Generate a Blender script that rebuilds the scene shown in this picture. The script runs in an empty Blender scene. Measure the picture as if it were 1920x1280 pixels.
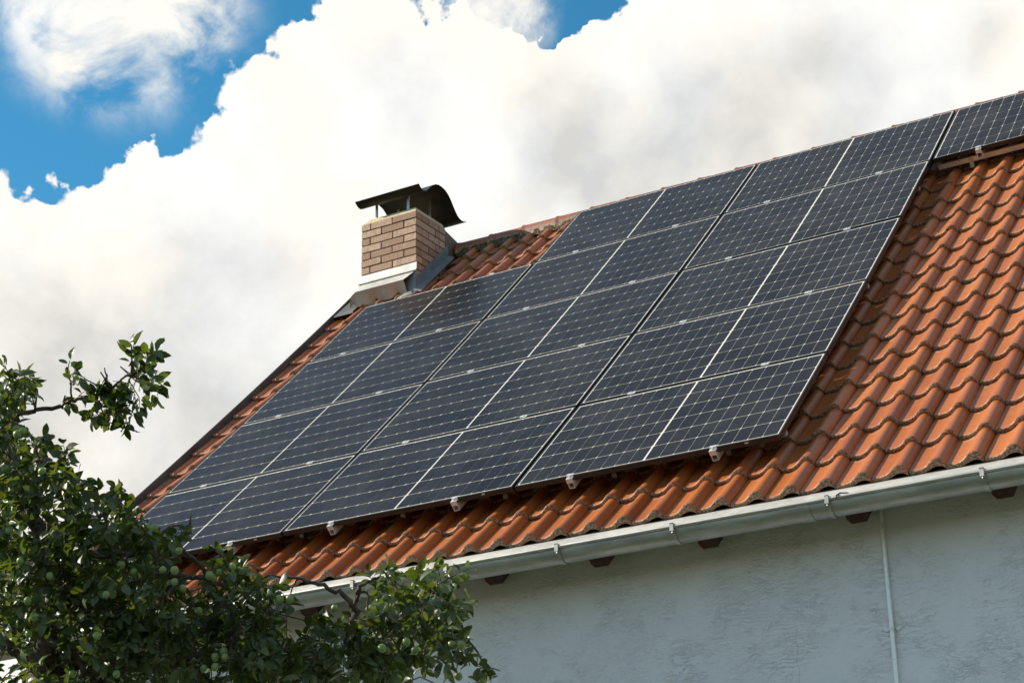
import bpy, bmesh, math, random
import numpy as np
from mathutils import Vector, Matrix, Euler

scene = bpy.context.scene
COL = scene.collection
rng = random.Random(11)

# ------------------------------------------------------------------ camera
CAM_LOC = Vector((7.388225, -9.526163, 1.600653))
CAM_R = ((0.85664636, 0.51549039, -0.0206561),      # right
         (-0.2045055, 0.30254562, -0.93093697),     # down
         (-0.47363965, 0.80170805, 0.36459523))     # forward
cam_data = bpy.data.cameras.new('camera')
cam = bpy.data.objects.new('camera', cam_data)
COL.objects.link(cam)
r_, d_, f_ = (Vector(v) for v in CAM_R)
cam.matrix_world = Matrix(((r_.x, -d_.x, -f_.x, CAM_LOC.x),
                           (r_.y, -d_.y, -f_.y, CAM_LOC.y),
                           (r_.z, -d_.z, -f_.z, CAM_LOC.z), (0, 0, 0, 1)))
cam_data.sensor_width = 36.0
cam_data.lens = 36.0 * 3610.0 / 1920.0
cam_data.clip_end = 5000.0
scene.camera = cam

# ------------------------------------------------------------------ light and exposure
SUN_TO = Vector((-1.42, -0.47, 1.0)).normalized()     # towards the sun
SUN_E = 5.0
SKY_E = 0.092
EXPOSURE = 0.72
sun_data = bpy.data.lights.new('sun', 'SUN')
sun_data.energy = SUN_E
sun_data.angle = math.radians(0.5)
sun_data.color = (1.0, 0.93, 0.82)
sun = bpy.data.objects.new('sun', sun_data)
sun.rotation_euler = SUN_TO.to_track_quat('Z', 'Y').to_euler()
sun.location = (-12, -8, 20)
COL.objects.link(sun)
scene.view_settings.view_transform = 'Standard'
scene.view_settings.look = 'None'
scene.view_settings.exposure = EXPOSURE
scene.view_settings.gamma = 1.0
scene.view_settings.use_curve_mapping = False

# ------------------------------------------------------------------ node helpers
class NT:
    """small wrapper for building node trees"""
    def __init__(self, tree):
        self.t = tree
        tree.nodes.clear()
    def node(self, kind, ins=None, **props):
        n = self.t.nodes.new(kind)
        for k, v in props.items():
            setattr(n, k, v)
        for k, v in (ins or {}).items():
            s = n.inputs[k]
            if isinstance(v, bpy.types.NodeSocket):
                self.t.links.new(v, s)
            else:
                s.default_value = v
        return n
    def math(self, op, a, b=0.0, c=0.0, clamp=False):
        n = self.t.nodes.new('ShaderNodeMath')
        n.operation = op
        n.use_clamp = clamp
        for i, v in enumerate((a, b, c)):
            if isinstance(v, bpy.types.NodeSocket):
                self.t.links.new(v, n.inputs[i])
            else:
                n.inputs[i].default_value = v
        return n.outputs[0]
    def smooth(self, x, lo, hi, a=0.0, b=1.0):
        n = self.node('ShaderNodeMapRange', {'Value': x, 'From Min': lo, 'From Max': hi, 'To Min': a, 'To Max': b},
                      interpolation_type='SMOOTHSTEP')
        return n.outputs[0]
    def lin(self, x, lo, hi, a=0.0, b=1.0):
        n = self.node('ShaderNodeMapRange', {'Value': x, 'From Min': lo, 'From Max': hi, 'To Min': a, 'To Max': b})
        return n.outputs[0]
    def mix(self, fac, a, b, blend='MIX'):
        n = self.t.nodes.new('ShaderNodeMix')
        n.data_type = 'RGBA'
        n.blend_type = blend
        for s, v in ((n.inputs[0], fac), (n.inputs[6], a), (n.inputs[7], b)):
            if isinstance(v, bpy.types.NodeSocket):
                self.t.links.new(v, s)
            else:
                s.default_value = (*v, 1.0) if isinstance(v, tuple) and len(v) == 3 else v
        return n.outputs[2]
    def noise(self, vec, scale, detail=4.0, rough=0.55, dist=0.0, lac=2.0):
        n = self.node('ShaderNodeTexNoise', {'Vector': vec, 'Scale': scale, 'Detail': detail, 'Roughness': rough,
                                             'Distortion': dist, 'Lacunarity': lac})
        return n.outputs[0]
    def scaled(self, vec, s, off=(0, 0, 0)):
        n = self.node('ShaderNodeMapping', {'Vector': vec, 'Scale': s, 'Location': off})
        return n.outputs[0]

# ------------------------------------------------------------------ sky: Nishita blue with cumulus
BLUE = [(-0.6206,0.6068,0.4966,0.0416),(-0.5764,0.6347,0.5146,0.0416),(-0.6509,0.6131,0.4477,0.0161),(-0.6321,0.6266,0.456,0.0199),(-0.6136,0.6409,0.4612,0.0211),(-0.598,0.6508,0.4677,0.0205),(-0.58,0.6576,0.4807,0.0188),(-0.5635,0.6643,0.4911,0.0144),(-0.5463,0.6702,0.5024,0.0127),(-0.5278,0.6765,0.5136,0.0125),(-0.5137,0.68,0.5232,0.0105),(-0.6508,0.6045,0.4594,0.0166),(-0.4477,0.7228,0.5264,0.0139),(-0.4596,0.7161,0.5253,0.0116),(-0.4301,0.7356,0.5233,0.0139),(-0.4138,0.7506,0.5152,0.0127),(-0.4043,0.756,0.5148,0.0127),(-0.3937,0.7571,0.5213,0.0133),(-0.3835,0.7587,0.5266,0.0105),(-0.4207,0.7412,0.5231,0.0139)]
GREY = [(-0.6263,0.7054,0.3317,0.0914,0.55),(-0.5517,0.7643,0.334,0.072,0.35),(-0.66,0.657,0.3643,0.0443,0.35),(-0.4204,0.7812,0.4615,0.0416,0.5),(-0.4,0.8103,0.4282,0.0609,0.48),(-0.4783,0.7789,0.4057,0.0609,0.3),(-0.3403,0.8275,0.4465,0.0526,0.42),(-0.2792,0.8442,0.4576,0.0471,0.32),(-0.3544,0.8042,0.4772,0.036,0.25),(-0.485,0.7296,0.4822,0.0305,0.25),(-0.5039,0.7136,0.4867,0.0249,0.12),(-0.6831,0.6691,0.2927,0.0554,0.3),(-0.586,0.7518,0.3023,0.0443,0.25),(-0.2209,0.8455,0.4861,0.0222,0.22),(-0.2928,0.8207,0.4907,0.0332,0.2)]
WISP = (-0.5886,0.6181,0.521,0.092)
WISP2 = (-0.438,0.7354,0.517,0.026)
SKYC = (-0.4736,0.8017,0.3646)
world = bpy.data.worlds.new('World')
scene.world = world
world.use_nodes = True
w = NT(world.node_tree)
gen = w.node('ShaderNodeTexCoord').outputs['Generated']
sky = w.node('ShaderNodeTexSky', sky_type='NISHITA', sun_disc=False, sun_elevation=math.asin(SUN_TO.z),
             sun_rotation=math.atan2(SUN_TO.x, SUN_TO.y), altitude=600.0, air_density=1.0, dust_density=0.1,
             ozone_density=3.0)
wn = w.node('ShaderNodeTexNoise', {'Vector': gen, 'Scale': 27.0, 'Detail': 5.0, 'Roughness': 0.53}).outputs['Color']
wn = w.node('ShaderNodeVectorMath', {0: wn, 1: (0.5, 0.5, 0.5)}, operation='SUBTRACT').outputs[0]
wn = w.node('ShaderNodeVectorMath', {0: wn, 'Scale': 0.075}, operation='SCALE').outputs[0]
ragged = w.node('ShaderNodeVectorMath', {0: gen, 1: wn}, operation='ADD').outputs[0]
def blob(c, r, at=None):
    dist = w.node('ShaderNodeVectorMath', {0: at or gen, 1: c}, operation='DISTANCE').outputs['Value']
    return w.smooth(dist, 0.0, r, 1.0, 0.0)
near = blob(SKYC, 0.62)                                    # this bank of cloud is one place in the sky
near = w.smooth(near, 0.22, 0.48)
n_big = w.noise(gen, 2.3, 3.0, 0.5)
n_mid = w.noise(gen, 13.0, 5.0, 0.55)
n_bil = w.noise(gen, 60.0, 5.0, 0.58, 0.15)
vor = w.node('ShaderNodeTexVoronoi', {'Vector': gen, 'Scale': 42.0, 'Detail': 1.0, 'Roughness': 0.5},
             feature='SMOOTH_F1').outputs['Distance']
gap = None
for bx, by, bz, br in BLUE:
    b = w.math('MULTIPLY', blob((bx, by, bz), br * 1.75, ragged), 1.0)
    gap = b if gap is None else w.math('ADD', gap, b)
gap = w.math('MINIMUM', gap, 1.0)
far_gap = w.lin(n_big, 0.24, 0.42, -0.1, 1.0)
nearpart = w.math('MULTIPLY', gap, near)
farpart = w.math('MULTIPLY', far_gap, w.math('SUBTRACT', 1.0, near))
field = w.math('ADD', nearpart, farpart)
n_lump = w.noise(gen, 21.0, 2.0, 0.5, 0.0)
edge = w.math('ADD', w.math('MULTIPLY', w.math('SUBTRACT', n_bil, 0.5), 1.4),
              w.math('MULTIPLY', w.math('SUBTRACT', vor, 0.42), 1.6))
edge = w.math('ADD', edge, w.math('MULTIPLY', w.math('SUBTRACT', n_lump, 0.5), 1.2))
field = w.math('ADD', field, w.math('MULTIPLY', edge, w.math('MULTIPLY', w.smooth(field, 0.0, 0.35), w.smooth(field, 0.72, 1.0, 1.0, 0.12))))
blue_m = w.smooth(field, 0.34, 0.80)
# torn wisps inside the gaps
wispn = w.noise(w.scaled(gen, (17, 17, 20)), 1.0, 7.0, 0.60, 0.35)
wz = w.math('MAXIMUM', blob(WISP[:3], WISP[3]), blob(WISP2[:3], WISP2[3] * 1.6))
wz = w.math('MAXIMUM', wz, w.math('MULTIPLY', w.math('SUBTRACT', 1.0, near), 0.25))
wz = w.smooth(wz, 0.02, 0.45)
wisp = w.math('MULTIPLY', w.smooth(wispn, 0.33, 0.62), wz)
cover = w.math('MAXIMUM', w.math('SUBTRACT', 1.0, blue_m), wisp)
# body shading of the cloud
g = None
for gx, gy, gz, gr, gw in GREY:
    b = w.math('MULTIPLY', blob((gx, gy, gz), gr * 1.5), gw)
    g = b if g is None else w.math('ADD', g, b)
g = w.math('MULTIPLY', w.math('MINIMUM', g, 0.75), near)
g = w.math('ADD', g, w.math('MULTIPLY', w.math('SUBTRACT', 1.0, near), 0.45))
n_soft = w.noise(gen, 9.0, 6.0, 0.55, 0.3)
offs = w.node('ShaderNodeVectorMath', {0: gen, 1: (-0.020, -0.006, 0.016)}, operation='ADD').outputs[0]
b1 = w.noise(gen, 17.0, 5.0, 0.5, 0.2); b2 = w.noise(offs, 17.0, 5.0, 0.5, 0.2)
relief = w.math('MULTIPLY', w.math('SUBTRACT', b2, b1), 1.5)
g = w.math('MULTIPLY', g, w.lin(n_soft, 0.30, 0.68, 0.15, 1.75))
g = w.math('ADD', g, w.math('MULTIPLY', w.lin(n_bil, 0.35, 0.65, -0.05, 0.05), 1.0))
g = w.math('ADD', g, w.math('MULTIPLY', relief, w.smooth(g, 0.0, 0.35, 0.32, 1.0)))
g = w.math('ADD', g, 0.0, clamp=True)
tint = w.mix(w.smooth(n_mid, 0.4, 0.6), (1.02, 1.0, 0.95), (0.985, 1.0, 1.015))
cl = w.mix(g, (0.640, 0.628, 0.602), (0.415, 0.418, 0.418))
cl = w.mix(1.0, cl, tint, 'MULTIPLY')
sky_c = w.node('ShaderNodeHueSaturation', {'Color': sky.outputs[0], 'Hue': 0.478, 'Saturation': 1.28, 'Value': 1.0}).outputs[0]
bg_sky = w.node('ShaderNodeBackground', {'Color': sky_c, 'Strength': SKY_E})
bg_cl = w.node('ShaderNodeBackground', {'Color': cl, 'Strength': 1.0})
mixs = w.node('ShaderNodeMixShader', {0: cover})
w.t.links.new(bg_sky.outputs[0], mixs.inputs[1])
w.t.links.new(bg_cl.outputs[0], mixs.inputs[2])
out = w.node('ShaderNodeOutputWorld')
w.t.links.new(mixs.outputs[0], out.inputs['Surface'])
world.cycles.sampling_method = 'MANUAL'
world.cycles.sample_map_resolution = 512
scene.cycles.max_bounces = 6
scene.cycles.diffuse_bounces = 3

# ------------------------------------------------------------------ materials
def material(name, build):
    m = bpy.data.materials.new(name)
    m.use_nodes = True
    n = NT(m.node_tree)
    o = n.node('ShaderNodeOutputMaterial')
    sh = build(n)
    n.t.links.new(sh, o.inputs['Surface'])
    return m
def principled(n, color, rough=0.5, metal=0.0, spec=0.5, normal=None, coat=0.0, **kw):
    ins = {'Base Color': color if isinstance(color, bpy.types.NodeSocket) else (*color, 1.0),
           'Roughness': rough, 'Metallic': metal, 'Specular IOR Level': spec, 'Coat Weight': coat}
    ins.update(kw)
    if normal is not None:
        ins['Normal'] = normal
    return n.node('ShaderNodeBsdfPrincipled', ins).outputs[0]
def bump(n, h, strength=0.3, dist=0.01):
    return n.node('ShaderNodeBump', {'Height': h, 'Strength': strength, 'Distance': dist}).outputs[0]

def m_tile(n):
    tc = n.node('ShaderNodeTexCoord')
    geo = n.node('ShaderNodeNewGeometry')
    P = geo.outputs['Position']
    tv = n.node('ShaderNodeAttribute', attribute_name='tv').outputs['Fac']
    rnd = n.node('ShaderNodeObjectInfo').outputs['Random']
    rnd2 = n.node('ShaderNodeAttribute', attribute_name='rnd').outputs['Fac']
    r = n.math('FRACT', n.math('ADD', rnd, rnd2))
    big = n.noise(P, 3.0, 4.0, 0.6)
    fine = n.noise(P, 70.0, 5.0, 0.65)
    mid = n.noise(P, 16.0, 4.0, 0.6)
    base = n.mix(r, (0.285, 0.074, 0.0165), (0.392, 0.119, 0.029))
    base = n.mix(n.smooth(big, 0.4, 0.65), base, n.mix(0.5, base, (0.39, 0.122, 0.038)))
    base = n.mix(n.smooth(mid, 0.55, 0.75, 0.0, 0.35), base, (0.25, 0.064, 0.020))
    base = n.mix(n.smooth(fine, 0.68, 0.78, 0.0, 0.12), base, (0.45, 0.24, 0.14))
    # lichen and dirt: on the front lips, and where the next course drips on the pan
    li = n.noise(P, 95.0, 6.0, 0.75)
    li2 = n.noise(P, 11.0, 3.0, 0.6)
    nrm = n.node('ShaderNodeVectorMath', {0: geo.outputs['True Normal'], 1: (0.0, 0.7306, 0.6828)}, operation='DOT_PRODUCT').outputs['Value']
    lip = n.math('SUBTRACT', 1.0, n.smooth(tv, 0.002, 0.011))
    lipf = n.math('MULTIPLY', lip, n.smooth(n.math('ADD', n.math('MULTIPLY', li2, 0.8), li), 0.60, 0.95, 0.25, 1.0))
    head = n.math('MULTIPLY', n.smooth(tv, 0.285, 0.335), n.smooth(n.math('ADD', n.math('MULTIPLY', li2, 0.6), li), 0.78, 0.92))
    head = n.math('MULTIPLY', head, n.smooth(n.node('ShaderNodeAttribute', attribute_name='tu').outputs['Fac'], 0.085, 0.125, 0.85, 0.0))
    licol = n.mix(n.smooth(n.noise(P, 110.0, 3.0, 0.6), 0.38, 0.72), (0.055, 0.034, 0.020), (0.50, 0.38, 0.25))
    base = n.mix(n.math('MULTIPLY', lipf, 0.85), base, licol)
    base = n.mix(head, base, n.mix(0.5, licol, (0.50, 0.36, 0.25)))
    # darker colour along the seam beside the roll
    tu = n.node('ShaderNodeAttribute', attribute_name='tu').outputs['Fac']
    seam = n.math('SUBTRACT', 1.0, n.smooth(n.math('ABSOLUTE', n.math('SUBTRACT', tu, -0.004)), 0.0, 0.013))
    base = n.mix(n.math('MULTIPLY', seam, 0.92), base, (0.045, 0.025, 0.016))
    # rare moss / pale drips
    dr = n.noise(P, 34.0, 3.0, 0.7)
    base = n.mix(n.smooth(dr, 0.71, 0.75, 0.0, 0.4), base, (0.55, 0.42, 0.33))
    rough = n.lin(fine, 0.3, 0.7, 0.28, 0.44)
    rough = n.math('ADD', rough, n.math('MULTIPLY', n.math('MAXIMUM', lipf, head), 0.35), clamp=True)
    hgt = n.math('ADD', n.math('MULTIPLY', fine, 0.12), n.math('MULTIPLY', li, n.math('ADD', 0.1, n.math('MULTIPLY', n.math('MAXIMUM', lipf, head), 2.2))))
    return principled(n, base, rough, 0.0, 0.5, bump(n, hgt, 0.22, 0.004))
M_TILE = material('engobed clay tile', m_tile)

def m_ridge(n):
    P = n.node('ShaderNodeNewGeometry').outputs['Position']
    tv = n.node('ShaderNodeAttribute', attribute_name='tv').outputs['Fac']
    rnd = n.node('ShaderNodeObjectInfo').outputs['Random']
    fine = n.noise(P, 60.0, 5.0, 0.7)
    base = n.mix(rnd, (0.20, 0.055, 0.026), (0.28, 0.085, 0.042))
    base = n.mix(n.smooth(fine, 0.5, 0.7, 0.0, 0.5), base, (0.46, 0.26, 0.17))
    li = n.noise(P, 38.0, 6.0, 0.75)
    m = n.math('MULTIPLY', n.smooth(tv, 0.0, 0.55, 1.0, 0.0), n.smooth(li, 0.40, 0.55))
    base = n.mix(m, base, n.mix(n.smooth(fine, 0.4, 0.6), (0.42, 0.34, 0.22), (0.12, 0.08, 0.05)))
    return principled(n, base, 0.5, 0.0, 0.4, bump(n, li, 0.5, 0.008))
M_RIDGE = material('weathered ridge clay', m_ridge)

def m_simple(c1, c2, scale, rough, metal=0.0, spec=0.5, bs=0.2, bd=0.003, stretch=(1, 1, 1)):
    def f(n):
        tc = n.node('ShaderNodeTexCoord').outputs['Object']
        v = n.scaled(tc, stretch)
        a = n.noise(v, scale, 6.0, 0.65)
        b = n.noise(v, scale * 6, 3.0, 0.6)
        col = n.mix(n.smooth(a, 0.35, 0.65), c1, c2)
        return principled(n, col, n.lin(b, 0.3, 0.7, max(rough - 0.08, 0.05), rough + 0.08), metal, spec, bump(n, b, bs, bd))
    return f
M_ZINC = material('weathered zinc', m_simple((0.33, 0.32, 0.285), (0.49, 0.475, 0.43), 7.0, 0.50, 0.7, 0.5, 0.12, 0.002, (0.5, 3, 3)))
M_ZINCL = material('zinc flashing', m_simple((0.42, 0.405, 0.37), (0.54, 0.52, 0.475), 5.0, 0.5, 0.35, 0.5, 0.15, 0.003))
M_LEAD = material('blue grey flashing', m_simple((0.16, 0.185, 0.21), (0.22, 0.24, 0.26), 6.0, 0.5, 0.3, 0.5, 0.2, 0.004))
M_ALU = material('mill aluminium', m_simple((0.62, 0.62, 0.61), (0.74, 0.74, 0.73), 30.0, 0.38, 0.45, 0.5, 0.05, 0.001))
M_STEEL = material('hook steel', m_simple((0.42, 0.41, 0.38), (0.52, 0.50, 0.46), 30.0, 0.42, 0.8))
M_COWL = material('dark cowl sheet', m_simple((0.011, 0.011, 0.009), (0.022, 0.021, 0.017), 9.0, 0.5, 0.2, 0.35, 0.2, 0.003))
M_CROWN = material('chimney crown mortar', m_simple((0.46, 0.38, 0.22), (0.62, 0.53, 0.34), 14.0, 0.85, 0, 0.2, 0.6, 0.01))
M_MORTAR = material('brick joint mortar', m_simple((0.060, 0.048, 0.040), (0.115, 0.095, 0.08), 40.0, 0.9, 0, 0.2, 0.6, 0.006))
M_SADDLE = material('brown saddle cladding', m_simple((0.14, 0.085, 0.06), (0.20, 0.12, 0.085), 8.0, 0.6, 0, 0.3, 0.3, 0.004, (1, 7, 0.6)))
M_WOOD = material('red brown stained rafter', m_simple((0.060, 0.022, 0.018), (0.10, 0.036, 0.028), 6.0, 0.55, 0, 0.35, 0.3, 0.004, (6, 1, 6)))
M_DECK = material('eave boarding', m_simple((0.045, 0.035, 0.028), (0.08, 0.06, 0.045), 5.0, 0.8, 0, 0.2))
M_VERGE = material('dark verge sheet', m_simple((0.055, 0.055, 0.055), (0.095, 0.092, 0.088), 5.0, 0.55, 0.1, 0.4))
M_RMORT = material('ridge mortar', m_simple((0.05, 0.038, 0.026), (0.20, 0.155, 0.10), 45.0, 0.95, 0, 0.1, 0.8, 0.012))
M_BARK = material('plum bark', m_simple((0.050, 0.038, 0.028), (0.15, 0.115, 0.085), 30.0, 0.9, 0, 0.2, 0.8, 0.006))
M_FRAME = material('black anodised frame', m_simple((0.013, 0.012, 0.012), (0.020, 0.019, 0.018), 20.0, 0.36, 0.0, 0.45, 0.03, 0.001))
M_LABEL = material('frame sticker', m_simple((0.42, 0.40, 0.38), (0.5, 0.48, 0.45), 60.0, 0.5))
M_TWIG = material('dry twig', m_simple((0.03, 0.022, 0.016), (0.06, 0.045, 0.03), 60.0, 0.9))
M_SOIL = None

def m_brick(n):
    tc = n.node('ShaderNodeTexCoord').outputs['Object']
    P = n.node('ShaderNodeNewGeometry').outputs['Position']
    rnd = n.node('ShaderNodeObjectInfo').outputs['Random']
    a = n.noise(P, 28.0, 6.0, 0.7)
    st = n.noise(n.scaled(P, (160, 160, 18)), 1.0, 3.0, 0.6)
    base = n.mix(rnd, (0.32, 0.188, 0.115), (0.58, 0.395, 0.262))
    base = n.mix(n.smooth(a, 0.42, 0.62), base, n.mix(0.5, base, (0.34, 0.19, 0.125)))
    base = n.mix(n.smooth(st, 0.45, 0.7, 0.0, 0.5), base, (0.23, 0.14, 0.095))
    base = n.mix(n.smooth(n.noise(P, 16.0, 4.0, 0.7), 0.60, 0.72, 0.0, 0.6), base, (0.66, 0.54, 0.42))
    return principled(n, base, 0.75, 0.0, 0.3, bump(n, n.math('ADD', a, st), 0.5, 0.004))
M_BRICK = material('wire cut brick', m_brick)

def m_wall(n):
    P = n.node('ShaderNodeNewGeometry').outputs['Position']
    big = n.noise(P, 0.9, 4.0, 0.6)
    patch = n.smooth(n.noise(P, 2.2, 3.0, 0.6), 0.42, 0.62)
    # brushed render: short, mostly level ridges with ragged ends
    wob = n.noise(P, 5.0, 3.0, 0.6)
    wv = n.node('ShaderNodeVectorMath', {0: n.scaled(P, (16.0, 16.0, 60.0)), 1: n.node('ShaderNodeCombineXYZ', {'Z': n.math('MULTIPLY', wob, 6.0)}).outputs[0]}, operation='ADD').outputs[0]
    ridge = n.noise(wv, 1.0, 5.0, 0.55, 0.6)
    rid = n.math('SUBTRACT', 1.0, n.math('MULTIPLY', n.math('ABSOLUTE', n.math('SUBTRACT', ridge, 0.5)), 9.0), clamp=True)
    rid = n.math('POWER', rid, 3.0)
    sp = n.noise(n.scaled(P, (26.0, 26.0, 60.0)), 1.0, 4.0, 0.6, 0.8)
    sp = n.smooth(sp, 0.56, 0.70)
    fine = n.noise(P, 120.0, 3.0, 0.6)
    mask = n.smooth(n.noise(P, 4.2, 5.0, 0.7), 0.38, 0.70, 0.06, 0.75)
    h = n.math('ADD', n.math('MULTIPLY', rid, n.math('MULTIPLY', mask, 0.9)), n.math('MULTIPLY', sp, n.math('MULTIPLY', n.math('ADD', patch, 0.25), 0.35)))
    h = n.math('ADD', h, n.math('MULTIPLY', n.noise(P, 14.0, 4.0, 0.6), 0.7))
    h = n.math('ADD', h, n.math('MULTIPLY', fine, 0.10))
    dark_marks = n.math('MULTIPLY', n.math('MULTIPLY', rid, mask), 0.07)  # slightly darker tone that follows the ridge lines
    base = n.mix(n.smooth(big, 0.35, 0.65), (0.80, 0.775, 0.79), (0.86, 0.835, 0.85))
    base = n.mix(dark_marks, base, (0.40, 0.385, 0.36))
    # hairline crack running down the render
    sx = n.node('ShaderNodeSeparateXYZ', {0: P}).outputs
    cw = n.math('MULTIPLY', n.math('SUBTRACT', n.noise(n.scaled(P, (0.0, 0.0, 1.0)), 9.0, 6.0, 0.6), 0.5), 0.09)
    cr = n.math('ABSOLUTE', n.math('SUBTRACT', sx[0], n.math('ADD', 3.455, cw)))
    crack = n.math('MULTIPLY', n.smooth(cr, 0.0005, 0.0022, 1.0, 0.0), n.smooth(sx[2], 3.90, 3.98, 1.0, 0.0))
    base = n.mix(n.math('MULTIPLY', crack, 0.45), base, (0.25, 0.24, 0.23))
    return principled(n, base, 0.85, 0.0, 0.2, bump(n, h, 0.75, 0.006))
M_WALL = material('brushed white render', m_wall)

def m_cell(n):
    P = n.node('ShaderNodeNewGeometry').outputs['Position']
    tc = n.node('ShaderNodeTexCoord').outputs['Object']
    rnd = n.node('ShaderNodeObjectInfo').outputs['Random']
    sp = n.noise(P, 330.0, 2.0, 0.7)
    dust = n.noise(P, 2.4, 5.0, 0.65)
    base = n.mix(rnd, (0.0078, 0.0083, 0.0122), (0.0118, 0.0121, 0.0172))
    base = n.mix(n.smooth(sp, 0.45, 0.75, 0.0, 0.8), base, (0.036, 0.035, 0.036))
    base = n.mix(n.smooth(dust, 0.38, 0.72, 0.0, 0.11), base, (0.13, 0.12, 0.105))
    return principled(n, base, 0.20, 0.0, 0.05)
M_CELL = material('monocrystalline cell behind glass', m_cell)
M_BACK = material('white backsheet behind glass', lambda n: principled(n, (0.60, 0.575, 0.50), 0.3, 0.0, 0.2))

def m_leaf(n):
    geo = n.node('ShaderNodeNewGeometry')
    P = geo.outputs['Position']
    r = n.math('FRACT', n.math('ADD', n.node('ShaderNodeObjectInfo').outputs['Random'],
                               n.node('ShaderNodeAttribute', attribute_name='rnd').outputs['Fac']))
    base = n.mix(n.smooth(r, 0.0, 0.9), (0.017, 0.031, 0.007), (0.050, 0.068, 0.014))
    base = n.mix(n.smooth(r, 0.93, 0.97), base, (0.13, 0.16, 0.025))
    a = n.noise(P, 60.0, 3.0, 0.6)
    base = n.mix(n.smooth(a, 0.4, 0.7, 0.0, 0.5), base, (0.055, 0.088, 0.024))
    base = n.mix(n.math('MULTIPLY', geo.outputs['Backfacing'], 0.65), base, (0.11, 0.14, 0.075))
    pr = n.node('ShaderNodeBsdfPrincipled', {'Base Color': base, 'Roughness': 0.40, 'Specular IOR Level': 0.35,
                                             'Normal': bump(n, a, 0.25, 0.004)}).outputs[0]
    tr = n.node('ShaderNodeBsdfTranslucent', {'Color': n.mix(r, (0.08, 0.14, 0.010), (0.20, 0.25, 0.02))}).outputs[0]
    mx = n.node('ShaderNodeMixShader', {0: 0.25})
    n.t.links.new(pr, mx.inputs[1]); n.t.links.new(tr, mx.inputs[2])
    return mx.outputs[0]
M_LEAF = material('plum leaf', m_leaf)
def m_plum(n):
    tc = n.node('ShaderNodeTexCoord').outputs['Object']
    r = n.node('ShaderNodeObjectInfo').outputs['Random']
    a = n.noise(tc, 40.0, 3.0, 0.6)
    base = n.mix(r, (0.125, 0.185, 0.045), (0.22, 0.29, 0.085))
    base = n.mix(n.smooth(a, 0.45, 0.7, 0.0, 0.4), base, (0.25, 0.28, 0.11))
    return principled(n, base, 0.42, 0.0, 0.45)
M_PLUM = material('unripe plum skin', m_plum)
def m_grass(n):
    P = n.node('ShaderNodeNewGeometry').outputs['Position']
    a = n.noise(P, 0.6, 6.0, 0.65)
    b = n.noise(P, 9.0, 5.0, 0.7)
    base = n.mix(n.smooth(a, 0.35, 0.65), (0.040, 0.052, 0.022), (0.066, 0.074, 0.036))
    base = n.mix(n.smooth(b, 0.45, 0.7, 0.0, 0.6), base, (0.085, 0.078, 0.05))
    return principled(n, base, 0.9, 0.0, 0.2, bump(n, b, 0.6, 0.05))
M_GRASS = material('lawn', m_grass)

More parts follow.
